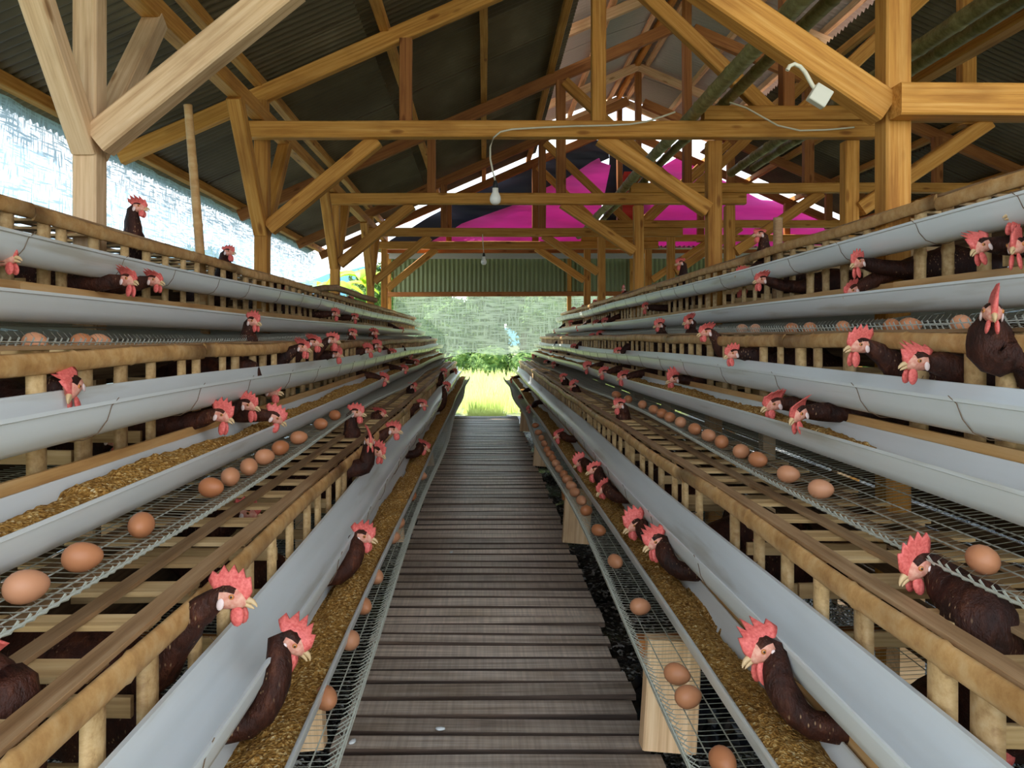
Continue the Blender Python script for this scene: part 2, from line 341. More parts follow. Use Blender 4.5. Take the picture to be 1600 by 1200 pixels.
# walkway of cross planks
floor = struct('floor', 'raised walkway of weathered grey-brown cross planks')
y = 0.75; i = 0
while y < YE:
    d = R.uniform(0.062, 0.088); g = R.uniform(0.011, 0.024)
    x0 = -0.368+R.uniform(-0.008, 0.008); x1 = 0.415+R.uniform(-0.014, 0.014)
    o = beam('plank', (x0, y+d/2, DZ-0.011+R.uniform(-0.003, 0.003)), (x1, y+d/2+R.uniform(-0.006, 0.006), DZ-0.011+R.uniform(-0.004, 0.004)), d, 0.017, M['deck'], floor, wane=0.003)
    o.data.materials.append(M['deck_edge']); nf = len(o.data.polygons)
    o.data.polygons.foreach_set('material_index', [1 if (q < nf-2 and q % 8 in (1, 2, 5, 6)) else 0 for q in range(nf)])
    y += d+g; i += 1
for jx in (-0.28, 0.02, 0.33):
    beam('joist', (jx, 0.7, DZ-0.07), (jx, YE, DZ-0.07), 0.06, 0.09, M['timber_dark'], floor)
for yy in (1.2, 3.2, 5.2, 7.2, 9.2):
    for jx in (-0.28, 0.33): beam('stump', (jx, yy, GZ), (jx, yy, DZ-0.11), 0.09, 0.09, M['timber_dark'], floor)

# roof covering and its lengthwise timbers
XR = 1.8
def zr(x): return 2.05+0.435*(x if x <= XR else 2*XR-x)           # rafter centre line
def zm(x): return 2.40+0.43*(x if x <= XR else 2*XR-x)            # raised ridge rafter
ceil = struct('ceiling', 'corrugated metal roof with raised ridge carried on amber timbers')
def sheet_mesh(x0, x1, zf, wy, per=0.06, amp=0.0115, m='sheet'):
    n = int(round(wy/per*8)); vs = []; fs = []; xs = [x0, (x0+x1)/2, x1]
    for j in range(n+1):
        y = wy*j/n; dz = amp*math.sin(2*PI*y/per)
        vs += [(x, y, zf(x)+dz) for x in xs]
    for j in range(n):
        for i in range(2): a = j*3+i; fs.append((a, a+1, a+4, a+3))
    if x1 < x0: fs = [f[::-1] for f in fs]
    me = bpy.data.meshes.new('roof_sheet'); me.from_pydata(vs, [], fs); me.materials.append(M[m])
    me.polygons.foreach_set('use_smooth', [True]*len(me.polygons)); me.update(); return me
Y0R, Y1R = -0.6, 9.86
nsh = 13; wy = (Y1R-Y0R)/nsh
for mir in (0, 1):
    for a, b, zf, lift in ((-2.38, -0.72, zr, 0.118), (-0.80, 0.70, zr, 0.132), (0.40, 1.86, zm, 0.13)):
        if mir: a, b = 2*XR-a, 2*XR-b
        me = sheet_mesh(a, b, lambda x: zf(x)+lift, wy+0.05, m='sheet' if zf is zr else 'sheet_lit')
        for k in range(nsh):
            o = bpy.data.objects.new('roof_sheet', me); link(o, ceil); o.location = (0, Y0R+k*wy, (k % 2)*0.004)
    s = (lambda x: 2*XR-x) if mir else (lambda x: x)
    for xp in (-2.2, -1.36, -0.6, 0.0, 0.6):
        beam('purlin', (s(xp), Y0R, zr(xp)+0.083), (s(xp), Y1R+0.2, zr(xp)+0.083), 0.055, 0.066, M['timber'], ceil)
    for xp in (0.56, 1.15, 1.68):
        beam('purlin', (s(xp), Y0R, zm(xp)+0.083), (s(xp), Y1R+0.2, zm(xp)+0.083), 0.05, 0.066, M['timber_pale'], ceil)  # pale wood here paints in the light bouncing up under the ridge
    beam('plate_beam', (s(-1.34), Y0R, 1.33), (s(-1.34), 10.0, 1.33), 0.075, 0.09, M['timber'], ceil)
    for t in TR[:4]:
        for d in (-1, 1):
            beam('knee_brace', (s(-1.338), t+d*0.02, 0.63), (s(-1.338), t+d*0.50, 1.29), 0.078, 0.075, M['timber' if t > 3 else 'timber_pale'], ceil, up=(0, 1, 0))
beam('ridge_beam', (XR, Y0R, zm(XR)+0.05), (XR, Y1R, zm(XR)+0.05), 0.05, 0.1, M['timber'], ceil)

tl = ['timber roof truss just outside the top of view, posts framing the front cages', 'timber roof truss with a bare bulb hung from its long tie beam', 'middle timber roof truss seen below the tie beam holding the bulb',
      'timber roof truss just before the pink tarpaulin, small bulb on its tie', 'last timber roof truss, standing against the pink and black tarpaulins']
for ti, t in enumerate(TR):
    tr = thing('roof_truss', tl[ti], 'truss', (0, t, GZ))
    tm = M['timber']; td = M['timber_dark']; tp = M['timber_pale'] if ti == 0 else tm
    def bm(name, a, b, w_, h_, m, dy=0.0, up=(0, 0, 1)):
        return beam(name, (a[0], dy, a[1]-GZ), (b[0], dy, b[1]-GZ), w_, h_, m, tr, up)
    for mir in (0, 1):
        s = (lambda p: (2*XR-p[0], p[1])) if mir else (lambda p: p)
        pm = tp if not mir else tm
        bm('post', s((-1.34, GZ)), s((-1.34, 1.285)), 0.08, 0.08, pm, 0, (1, 0, 0))
        bm('post', s((1.39, GZ)), s((1.39, 1.18 if ti else 1.5)), 0.082, 0.085, tm if not (ti == 1 and mir) else tm, 0, (1, 0, 0))
        bm('rafter', s((-2.2, zr(-2.2))), s((1.70, zr(1.70))), 0.06, 0.10, tm if ti < 2 else td, 0.0 if not mir else 0.062)
        bm('ridge_rafter', s((0.42, zm(0.42))), s((1.80, zm(1.80))), 0.055, 0.09, M['timber_pale'], -0.06 if not mir else -0.06)  # pale colour stands for bounce light on the ridge rafters
        bm('web_post', s((0.69, 1.277)), s((0.69, zr(0.69)-0.05)), 0.07, 0.085, td if ti != 1 else tm, -0.01, (1, 0, 0))
        bm('web_post', s((-0.47, 1.277)), s((-0.47, zr(-0.47)-0.05)), 0.065, 0.075, td, -0.01, (1, 0, 0))
        bm('web_brace', s((0.72, 2.28)), s((1.74, 1.31)), 0.065, 0.085, tm, -0.05)
        bw = 0.105 if ti == 0 else 0.088
        if ti < 5:
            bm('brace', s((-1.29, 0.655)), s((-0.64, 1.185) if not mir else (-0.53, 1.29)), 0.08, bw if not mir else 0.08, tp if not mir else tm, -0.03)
            bm('brace', s((1.345, 0.765)), s((0.70, 1.20) if not mir else (0.58, 1.29)), 0.08, bw, tm, -0.03)
        bm('strut', s((-1.34, 1.29)), s((-1.34, zr(-1.34)-0.04)), 0.07, 0.07, tm, 0, (1, 0, 0))
    bm('tie_beam', (-1.395, 1.228), (2.32, 1.228), 0.075, 0.097, tm, -0.085)
    bm('tie_beam', (1.30, 1.325), (5.0, 1.325), 0.075, 0.085, tm, -0.08)
    bm('king_post', (1.82, 1.37), (1.82, zm(1.8)-0.06), 0.085, 0.07, td, -0.02, (1, 0, 0))
    if ti == 0:
        bm('cross_beam', (1.35, 0.775), (2.35, 0.765), 0.075, 0.105, tm, -0.085)

# far end: low lean-to over the row ends, corrugated apron, its rails, hanging netting
YW = 12.9
wb = struct('wall_back', 'open far end with corrugated apron above hanging netting')
def az(y): return (CY-y)*YW/F
me_n = int(8.4/0.078*8); vs = []; fs = []
for j in range(me_n+1):
    x = -1.62+8.4*j/me_n; yy = YW+0.07+0.013*math.sin(2*PI*j/8)
    vs += [(x, yy, az(458)), (x, yy+0.01, az(430)), (x, yy+0.02, az(400))]
for j in range(me_n):
    for i in range(2): a = j*3+i; fs.append((a, a+3, a+4, a+1))
mesh_obj('apron_sheet', vs, fs, M['apron'], wb, True)
beam('apron_beam', (-1.72, YW, az(460)), (6.7, YW, az(458)), 0.07, 0.08, M['timber_dark'], wb)
beam('flashing_board', (-1.66, YW, az(400)), (6.7, YW, az(399)), 0.03, 0.10, mat('pale_board', (0.50, 0.47, 0.50), 0.6), wb)
beam('apron_beam', (-1.36, 9.985, 1.165), (5.0, 9.985, 1.165), 0.04, 0.05, M['timber_dark'], wb)
for xx in (-1.66, 1.5, 2.6, 6.6): beam('apron_post', (xx, YW+0.03, GZ), (xx, YW+0.03, az(396)), 0.07, 0.07, M['timber'], wb)
for k in range(10):
    vs = []; fs = []; n = 112
    for j in range(n+1):
        x = -1.85+k*0.85+0.88*j/n; dz = 0.011*math.sin(2*PI*j/8)
        vs += [(x, 10.02, 1.235+dz+0.004*(k % 2)), (x, 11.5, 1.37+dz+0.004*(k % 2)), (x, YW+0.15, 1.505+dz+0.004*(k % 2))]
    for j in range(n):
        for i in range(2): a = j*3+i; fs.append((a, a+3, a+4, a+1))
    mesh_obj('lean_to_sheet', vs, fs, M['sheet'], wb, True)
vs = []; fs = []; nx, nz_ = 84, 16
for i in range(nx+1):
    u = i/nx; x = -1.60+8.2*u
    bot = az(553)-0.12*max(0, math.cos(PI/2*min(1, max(0, (x+1.6)/1.3))))-0.025*math.sin(7*x)
    for k in range(nz_+1):
        z = az(462)+(bot-az(462))*k/nz_
        vs.append((x, YW+0.10+0.03*math.sin(7*x+2*z)*k/nz_, z))
for i in range(nx):
    for k in range(nz_): a = i*(nz_+1)+k; fs.append((a, a+nz_+1, a+nz_+2, a+1))
mesh_obj('netting', vs, fs, M['net_end'], wb, True)
for side, xw in (('left', -2.27), ('right', 2*XR+2.27)):
    wl = struct('wall_'+side, 'shade netting hung from the eave')
    vs = []; fs = []; nx, nz_ = 60, 12
    for i in range(nx+1):
        y = 0.9+9.15*i/nx
        for k in range(nz_+1):
            z = 1.14-2.3*k/nz_
            vs.append((xw+0.025*math.sin(5*y)*math.sin(3*z)+0.012*math.sin(17*y+4*z), y, z))
    for i in range(nx):
        for k in range(nz_): a = i*(nz_+1)+k; fs.append((a, a+nz_+1, a+nz_+2, a+1))
    mesh_obj('netting', vs, fs, M['net'], wl, True)

# tarpaulins in the far gable
def drape(name, poly, Y, m, label, fold=0.02, k=(1.5, 9), lines=26):
    pts = [px(a, b, Y) for a, b in poly]
    zs = sorted(p.z for p in pts); z0, z1 = zs[0], zs[-1]
    def span(z):
        xs = []
        for i in range(len(pts)):
            a, b = pts[i], pts[(i+1) % len(pts)]
            if (a.z-z)*(b.z-z) <= 0 and abs(a.z-b.z) > 1e-6: xs.append(a.x+(b.x-a.x)*(z-a.z)/(b.z-a.z))
        return (min(xs), max(xs)) if len(xs) > 1 else None
    rows = []; nx = 24
    for r in range(lines+1):
        z = z0+(z1-z0)*(0.004+0.992*r/lines); sp_ = span(z)
        if sp_: rows.append([(sp_[0]+(sp_[1]-sp_[0])*i/nx, z) for i in range(nx+1)])
    vs = []; fs = []; n = len(rows)*(nx+1)
    for side in (0, 1):
        for rw in rows:
            for x, z in rw:
                vs.append((x, Y+side*0.004+fold*math.sin(k[0]*x*3+k[1]*z)+fold*0.6*math.sin(23*z+2*x), z))
    for side in (0, 1):
        for r in range(len(rows)-1):
            for i in range(nx):
                a = side*n+r*(nx+1)+i; f = (a, a+1, a+nx+2, a+nx+1); fs.append(f if not side else f[::-1])
    return tag(mesh_obj(name, vs, fs, m, None, True), label, 'tarpaulin')
drape('black_tarpaulin', [(596, 388), (608, 376), (700, 322), (820, 264), (905, 228), (948, 214), (952, 252), (926, 256), (880, 286), (838, 304), (800, 326), (760, 339), (722, 353), (700, 367), (655, 388)], 10.14, M['black'], 'black tarpaulin filling the upper slope of the far gable')
drape('black_tarpaulin', [(949, 214), (1012, 238), (1014, 388), (940, 388), (944, 310), (952, 252)], 10.14, M['black'], 'narrow black tarpaulin piece behind the red cloth at the gable peak')
drape('pink_tarpaulin', [(652, 388), (700, 364), (722, 349), (760, 335), (800, 322), (838, 300), (880, 282), (925, 252), (936, 247), (941, 258), (954, 258), (948, 290), (938, 330), (930, 388)], 10.10, M['pink'], 'large magenta tarpaulin stretched over the black one')
drape('pink_tarpaulin', [(1000, 388), (1004, 330), (1020, 268), (1058, 246), (1080, 256), (1190, 312), (1238, 312), (1312, 348), (1318, 388)], 10.10, M['pink'], 'magenta tarpaulin on the descending slope beyond the bamboo poles')
drape('red_cloth', [(962, 388), (966, 300), (975, 268), (992, 268), (1000, 300), (1006, 388)], 10.12, M['red'], 'narrow red cloth hanging between the two magenta tarpaulins')

# ------------------------------------------------------------------ cage rows
# per tier: X of the trough lip, its height, trough drop, water gutter lift, tray shift
TI = {('L', 3): dict(X=0.30, Z=-0.650, tr=0.0, wg=0.0, ts=0.05, td=0.038, rt=0.012),
      ('L', 2): dict(X=0.64, Z=-0.265, tr=0.0, wg=0.015, ts=0.0, td=0.028, rt=0.02),
      ('L', 1): dict(X=1.00, Z=0.120, tr=-0.022, wg=0.0, ts=0.0, td=-0.045, rt=0.0),
      ('R', 3): dict(X=0.44, Z=-0.640, tr=0.0, wg=0.0, ts=0.01, td=0.02, rt=0.013),
      ('R', 2): dict(X=0.80, Z=-0.230, tr=0.0, wg=0.0, ts=0.0, td=-0.018, rt=0.02),
      ('R', 1): dict(X=1.16, Z=0.180, tr=-0.042, wg=0.018, ts=0.0, td=-0.062, rt=0.012)}
SGN = {'L': -1, 'R': 1}
ROW = {'L': 'netting-side', 'R': 'bamboo-pole-side'}
TN = {1: 'top', 2: 'middle', 3: 'bottom'}
YA, YB = 0.42, 12.6
XS = 0.185                                   # slat plane behind the lip
RT0 = 0.213                                  # cage top above the lip
MODE_X = {'U': 0.10, 'L': 0.022, 'T': 0.235, 'I': 0.32, 'P': 0.03}
# hens: pixel of the eye, side, tier, mode (U over the water gutter, L feeding below it, T through the top, I inside, P pecking), yaw to the camera, pitch, words
HEN = [
 # netting side, top tier
 (217, 324, 'L', 1, 'T', 5, 0, 'hen with tall red comb standing up behind the top rail against bright netting'),
 (357, 394, 'L', 1, 'T', 10, 0, 'hen looking out over the top rail beside the thin leaning pole'),
 (8, 402, 'L', 1, 'U', 10, -5, 'hen at the frame edge with comb hiding the highest gutter'),
 (201, 437, 'L', 1, 'L', 25, 5, 'hen whose red face is first of the pair under the highest gutter'),
 (242, 438, 'L', 1, 'L', 20, 5, 'hen whose red face is second of the pair under the highest gutter'),
 (440, 455, 'L', 1, 'T', 10, 8, None), (508, 458, 'L', 1, 'T', 15, 0, None), (548, 469, 'L', 1, 'T', 10, 0, None),
 (524, 490, 'L', 1, 'L', 20, 10, None), (554, 496, 'L', 1, 'L', 20, 10, None), (600, 497, 'L', 1, 'T', 10, 5, None), (627, 515, 'L', 1, 'L', 0, 5, None),
 # netting side, middle tier
 (396, 502, 'L', 2, 'T', 30, 5, 'dark-necked hen standing through the middle cage top before the gutter'),
 (551, 521, 'L', 2, 'T', 20, 5, None), (680, 541, 'L', 2, 'T', 0, 0, None), (585, 520, 'L', 2, 'T', 10, 0, None),
 (113, 604, 'L', 2, 'U', 75, 25, 'hen facing the camera with drooping comb above the middle water gutter'),
 (474, 543, 'L', 2, 'U', 25, 5, 'hen with spread red comb leaning out above the middle rail end'),
 (492, 535, 'L', 2, 'U', 20, 5, None), (520, 531, 'L', 2, 'U', 15, 5, None), (526, 553, 'L', 2, 'U', 20, 5, None),
 (576, 547, 'L', 2, 'U', 20, 0, None), (590, 540, 'L', 2, 'U', 10, 0, None), (614, 551, 'L', 2, 'U', 10, 0, None), (640, 556, 'L', 2, 'U', 0, 0, None),
 (347, 649, 'L', 2, 'L', 15, 12, 'first hen in the cluster of red combs over the middle trough'),
 (389, 632, 'L', 2, 'L', 20, 8, 'second hen in the cluster of red combs over the middle trough'),
 (424, 611, 'L', 2, 'U', 5, 0, 'third hen in the comb cluster, head raised above the water gutter'),
 (430, 652, 'L', 2, 'L', -15, 25, 'hen in the comb cluster with head bowed to the mash'),
 (180, 686, 'L', 2, 'I', 20, 15, 'hen peering from inside behind the middle feed board'),
 (600, 592, 'L', 2, 'L', 10, 20, None), (632, 577, 'L', 2, 'L', 10, 10, None), (650, 566, 'L', 2, 'L', 0, 10, None),
 # netting side, bottom tier
 (388, 800, 'L', 3, 'I', 10, 5, 'hen showing only a red comb beneath the bottom cage lattice'),
 (362, 932, 'L', 3, 'U', 10, 0, 'big hen with pink face leaning over the bottom water gutter'),
 (457, 1003, 'L', 3, 'P', 0, 30, 'hen mostly hidden under the bottom water gutter, pecking maize mash'),
 (568, 838, 'L', 3, 'L', 10, 5, 'hen with open beak over the brown mash of the bottom trough'),
 (557, 645, 'L', 3, 'T', 10, 0, 'hen with bright red wattle rising through the bottom cage lattice'),
 (594, 646, 'L', 3, 'T', 15, 5, None), (578, 688, 'L', 3, 'U', 75, 10, 'pale-breasted hen facing the camera above the bottom water gutter'),
 (592, 706, 'L', 3, 'U', 40, 15, None), (615, 672, 'L', 3, 'U', 15, 0, None), (660, 632, 'L', 3, 'U', 10, 0, None),
 (645, 604, 'L', 3, 'T', 5, 0, None), (662, 697, 'L', 3, 'P', 0, 25, None), (694, 582, 'L', 3, 'U', 0, 0, None), (711, 580, 'L', 3, 'U', 0, 0, None), (698, 604, 'L', 3, 'L', 0, 10, None),
 (-45, 1035, 'L', 3, 'T', 172, 0, 'brown-feathered hen cut off by the frame edge on the bottom lattice'),
 # bamboo-pole side, top tier
 (1187, 366, 'R', 1, 'T', 5, 0, 'black-necked hen above the top rail before the purple tarpaulin'),
 (1063, 411, 'R', 1, 'T', 0, 5, 'dark hen standing above the top rail in front of roof posts'),
 (995, 461, 'R', 1, 'T', -10, 0, None), (974, 452, 'R', 1, 'T', 60, -5, None), (937, 468, 'R', 1, 'T', 10, 0, None), (930, 472, 'R', 1, 'T', 10, 0, None),
 (912, 480, 'R', 1, 'T', 0, 0, None), (896, 484, 'R', 1, 'T', 0, 0, None), (880, 493, 'R', 1, 'T', 0, 0, None), (975, 474, 'R', 1, 'T', 10, 5, None),
 (1161, 428, 'R', 1, 'U', 0, 5, 'hen hiding behind its neighbour at the top water gutter'),
 (1189, 437, 'R', 1, 'L', 15, 5, 'hen with long brown neck stretched out below the top gutter'),
 (1340, 410, 'R', 1, 'L', 30, 8, 'hen leaning over the top feed board with brown neck stretched along it'),
 (1330, 453, 'R', 1, 'P', 20, 25, 'hen bowing its red head into the top feed trough'),
 (1446, 406, 'R', 1, 'I', 55, 15, 'hen facing out between slats under the top gutter'),
 (1532, 384, 'R', 1, 'L', 20, 20, 'hen feeding beside the frame-edge pair under the top gutter'),
 (1588, 384, 'R', 1, 'L', 40, 10, 'lower hen of the frame-edge pair at the top trough'),
 (1594, 338, 'R', 1, 'U', 5, -10, 'hen with comb crossing the blue-white top gutter at frame edge'),
 (1008, 480, 'R', 1, 'L', 35, 10, None), (1160, 464, 'R', 1, 'I', 10, 10, None), (990, 501, 'R', 1, 'I', 10, 20, None), (945, 503, 'R', 1, 'L', 0, 10, None), (931, 505, 'R', 1, 'L', 0, 10, None),
 (892, 505, 'R', 1, 'L', 0, 5, None), (904, 512, 'R', 1, 'L', 0, 5, None), (868, 517, 'R', 1, 'L', 0, 5, None),
 # bamboo-pole side, middle tier
 (1030, 508, 'R', 2, 'T', 10, 5, 'hen with one pointed red comb standing before the top egg tray'),
 (1076, 502, 'R', 2, 'T', 25, 8, 'pale-faced hen just behind its twin before the top egg tray'),
 (1103, 519, 'R', 2, 'U', 15, 5, 'black-necked hen with orange comb standing over the middle rail'),
 (1551, 488, 'R', 2, 'U', 62, 5, 'large hen facing the camera with upright comb and brown breast'),
 (937, 524, 'R', 2, 'T', 0, 5, None), (872, 528, 'R', 2, 'T', 0, 0, None), (886, 527, 'R', 2, 'T', 0, 0, None), (899, 530, 'R', 2, 'T', 0, 0, None), (925, 527, 'R', 2, 'T', 10, 0, None),
 (1144, 553, 'R', 2, 'U', 20, 8, 'hen with fringe-like comb just under the middle rail'),
 (1342, 539, 'R', 2, 'U', 15, 3, 'smaller hen of the near pair leaning over the middle water gutter'),
 (1432, 564, 'R', 2, 'U', 15, 3, 'big hen of the near pair with white earlobe over the middle gutter'),
 (965, 550, 'R', 2, 'U', 20, 0, None), (896, 543, 'R', 2, 'U', 10, 0, None), (862, 547, 'R', 2, 'U', 0, 0, None),
 (1208, 631, 'R', 2, 'L', 15, 12, 'hen with head low over the middle feed board'),
 (1247, 646, 'R', 2, 'L', 35, 18, 'second hen at the middle feed board, facing outward beside the bowed one'),
 (1052, 592, 'R', 2, 'L', 25, 10, 'hen with pink face tucked under the middle water gutter'),
 (918, 574, 'R', 2, 'L', 10, 10, None), (943, 582, 'R', 2, 'L', 15, 10, None), (973, 589, 'R', 2, 'L', 15, 10, None), (834, 557, 'R', 2, 'L', 0, 5, None), (853, 566, 'R', 2, 'L', 0, 5, None), (866, 570, 'R', 2, 'L', 0, 5, None),
 # bamboo-pole side, bottom tier
 (1432, 884, 'R', 3, 'T', 20, 20, 'very large speckled brown hen bending over the bottom rail'),
 (968, 633, 'R', 3, 'T', 15, 0, 'hen with glossy scarlet comb rising from the bottom lattice'),
 (896, 603, 'R', 3, 'T', 15, 0, 'smaller hen rising from the bottom lattice behind the scarlet-combed one'),
 (849, 588, 'R', 3, 'T', 10, 0, None), (816, 571, 'R', 3, 'T', 0, 0, None), (880, 590, 'R', 3, 'T', 0, 0, None),
 (1196, 866, 'R', 3, 'I', 20, 15, 'hen peeking between slats under the bottom rail'),
 (928, 734, 'R', 3, 'L', 15, 10, 'first of two hens pecking where the bottom egg row begins'),
 (942, 763, 'R', 3, 'L', 30, 25, 'second of two hens pecking where the bottom egg row begins'),
 (992, 820, 'R', 3, 'L', 15, 15, 'upper hen of the near pair feeding at the bottom trough'),
 (1024, 846, 'R', 3, 'L', 20, 15, 'lower hen of the near pair feeding, body stretched along the trough'),
 (873, 680, 'R', 3, 'L', 20, 12, None), (906, 722, 'R', 3, 'L', 10, 25, None), (1113, 930, 'R', 3, 'I', 30, 35, 'hen nearly hidden below the bottom water gutter rim'),
 (1190, 1014, 'R', 3, 'L', 20, 15, 'hen with bright pink comb pecking at the edge of the mash heap'),
 (1582, 1148, 'R', 3, 'I', 15, 5, 'hen at the bottom frame corner with big soft comb'),
 (828, 640, 'R', 3, 'L', 10, 15, None), (814, 622, 'R', 3, 'L', 10, 10, None), (800, 594, 'R', 3, 'L', 0, 10, None),
]
XO = {(-45, 1035): 0.29, (113, 604): 0.15, (1551, 488): 0.12, (1103, 519): 0.12}
hens = []
for (hx, hy, sd, ti, md, yaw, pit, words) in HEN:
    d = TI[(sd, ti)]; s = SGN[sd]
    X = d['X']+XO.get((hx, hy), MODE_X[md])
    if md in 'LP' and ti > 1 and hy-CY > 40:                       # feeding heads sit just above the mash
        Xs = abs(hx-CX)*(-(d['Z']+0.04))/(hy-CY)-d['X']
        X = d['X']+min(max(Xs, 0.0), 0.026 if ti == 3 else 0.05)
    Y = F*X/max(18, abs(hx-CX)); Z = (CY-hy)*Y/F
    if Y > 12.2: Y = 12.2; Z = (CY-hy)*Y/F
    
    hens.append(dict(P=Vector((s*X, Y, Z)), side=sd, tier=ti, mode=md, yaw=yaw, pitch=pit, words=words, s=s))
def avoid(y, used, half):
    for u in used:
        if abs(y-u) < half: y = u+half*(1 if y >= u else -1)
    return y

def part_mesh(name, verts, faces, m, smooth=True):
    me = bpy.data.meshes.new(name); me.from_pydata([tuple(v) for v in verts], [], faces); me.materials.append(m)
    me.polygons.foreach_set('use_smooth', [smooth]*len(me.polygons)); me.update(); return me
def slat_mesh(h, w_=0.034, t=0.011):
    vs = []; k = 5
    for z in (0, h*0.45, h*0.5, h*0.55, h):
        g = 1.12 if z == h*0.5 else 1
        for i in range(k):
            a = PI*i/(k-1); vs.append((-t*g*math.sin(a), w_/2*math.cos(a)*g, z))
    fs = []
    for r in range(4):
        for i in range(k): fs.append((r*k+i, r*k+(i+1) % k, (r+1)*k+(i+1) % k, (r+1)*k+i))
    fs += [tuple(range(k)), tuple(range(4*k, 5*k))]
    return part_mesh('slat', vs, [f[::-1] for f in fs], M['bamboo'])
def box_mesh(name, x0, x1, y0, y1, z0, z1, m):
    b = MB(); b.box(x0, x1, y0, y1, z0, z1); return part_mesh(name, b.v, b.f, m, False)
def inst(me, name, parent, loc, rot=(0, 0, 0), sc_=(1, 1, 1)):
    o = bpy.data.objects.new(name, me); link(o, parent); o.location = loc; o.rotation_euler = rot; o.scale = sc_; return o
def smooth_body(o):
    o.data.polygons.foreach_set('use_smooth', [True]*len(o.data.polygons)); o.data.set_sharp_from_angle(angle=math.radians(48)); return o
SLAT = slat_mesh(0.285, 0.055, 0.015)
CROSS = box_mesh('cross_strip', 0, 0.37, -0.026, 0.026, 0, 0.008, M['bamboo'])
LEGM = box_mesh('leg', -0.03, 0.03, -0.03, 0.03, 0, 1, M['timber_pale'])

for (sd, ti), d in TI.items():
    s = SGN[sd]; X, Z = d['X'], d['Z']; RT = RT0+d['rt']
    cage = thing('hen_cage', '%s bamboo slat cage tier of the %s row, full of brown hens' % (TN[ti], ROW[sd]), 'cage', (s*X, YA, Z-0.1), 'stepped hen cages along the walkway')
    def L(x, y, z): return (s*x, y-YA, z+0.1)            # offsets from the trough lip -> cage local
    fronts = [h['P'].y-(0.095 if ti == 3 and h['mode'] in 'LP' else 0) for h in hens if h['side'] == sd and h['tier'] == ti and h['mode'] in 'ULPI']
    tops = [h['P'].y for h in hens if h['side'] == sd and h['tier'] == ti and h['mode'] == 'T']
    y = YA+0.03; prev = -1
    while y < YB:
        yy = avoid(y+R.uniform(-0.008, 0.008), fronts, 0.058)
        if yy > prev+0.035 and all(abs(yy-u) >= 0.055 for u in fronts):
            inst(SLAT, 'slat', cage, L(XS, yy, -0.075), (R.uniform(-0.02, 0.02), 0, R.uniform(-0.12, 0.12)+(0 if s > 0 else PI)), (1, R.uniform(0.8, 1.12), 1.0+d['rt']/0.285)); prev = yy
        y += 0.152
    # top rail: split bamboo lengths with nodes
    y = YA-0.03
    while y < YB:
        ln = min(R.uniform(1.3, 2.1), YB+0.05-y); mb = MB(); z0 = RT-0.012+R.uniform(-0.005, 0.005); z1 = z0+R.uniform(-0.004, 0.006)
        ys = sorted(set([0, ln]+[k*ln/10 for k in range(11)]+[q+e for q in [0.24*j+0.1 for j in range(int(ln/0.24))] for e in (-0.012, 0, 0.012)]))
        ys = [q for q in ys if 0 <= q <= ln]
        vsr = []; n = 7
        for q in ys:
            nd = min(abs(q-(0.24*j+0.1)) for j in range(int(ln/0.24)+1)); g = 1.13 if nd < 0.004 else 1.0
            zz = z0+(z1-z0)*q/ln+0.004*math.sin(5*q+y)
            for k in range(n):
                a = PI*(k/(n-1))-PI/2
                vsr.append(L(XS-0.014-0.011*math.cos(a)*g, y+q, zz+0.0205*math.sin(a)*g))
        fsr = []
        for a in range(len(ys)-1):
            for k in range(n): fsr.append((a*n+k, a*n+(k+1) % n, (a+1)*n+(k+1) % n, (a+1)*n+k))
        fsr += [tuple(range(n)), tuple(range((len(ys)-1)*n, len(ys)*n))]
        mesh_obj('rail', vsr, fsr if s < 0 else [f[::-1] for f in fsr], M['rail'], cage, True)
        y += ln+0.004
    # lattice top
    y = YA+0.06
    while y < YB:
        yy = avoid(y+R.uniform(-0.01, 0.01), tops, 0.062)
        if all(abs(yy-u) >= 0.05 for u in tops):
            inst(CROSS, 'cross_strip', cage, L(XS+0.002, yy, RT+R.uniform(-0.002, 0.0)), (0, 0, R.uniform(-0.03, 0.03)+(0 if s > 0 else PI)), (1, R.uniform(0.8, 1.1), 1))
        y += 0.15
    for xo, wd in ((XS+0.012, 0.034), (XS+0.115, 0.028), (XS+0.2, 0.03), (XS+0.285, 0.026)):
        y = YA-0.02
        while y < YB:
            ln = min(R.uniform(1.5, 2.6), YB+0.04-y); j0, j1 = R.uniform(-0.008, 0.008), R.uniform(-0.008, 0.008)
            if xo < XS+0.05: j0 = j1 = 0
            p0 = Vector(L(xo+j0, y, RT+0.012)); p1 = Vector(L(xo+j1, y+ln, RT+0.012))
            beam('top_strip', p0, p1, wd, 0.008, M['bamboo_brown'], cage, wane=0.003); y += ln+0.003
    # back boards and inner rails
    for zo in ([0.165, 0.085, 0.005, -0.055] if ti > 1 else [0.165-0.074*q for q in range(int((0.165-(GZ-Z))/0.074))]):  # under the top tier, boards added down to the ground to block outside light
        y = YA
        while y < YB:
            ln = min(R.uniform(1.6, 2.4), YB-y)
            beam('back_screen_board', L(XS+0.37, y, zo), L(XS+0.37, y+ln, zo+R.uniform(-0.006, 0.006)), 0.012, 0.064, M['inner'], cage); y += ln+0.003
    y = YA+0.25
    while y < YB:
        yy = avoid(y, fronts+tops, 0.1)
        b = MB(); b.box(0, 0.34, -0.006, 0.006, 0, 0.26)
        for zo in (0.02, 0.12):
            beam('divider_strip', L(XS+0.02, yy, zo), L(XS+0.36, yy, zo), 0.010, 0.03, M['bamboo'], cage)
        y += 0.42
    for yy in (1.79, 3.6, 5.6, 7.6, 9.6, 12.2):
        inst(LEGM, 'leg', cage, L(XS+0.40, yy, GZ-Z), (0, 0, 0), (1, 1, RT-0.02-(GZ-Z)))
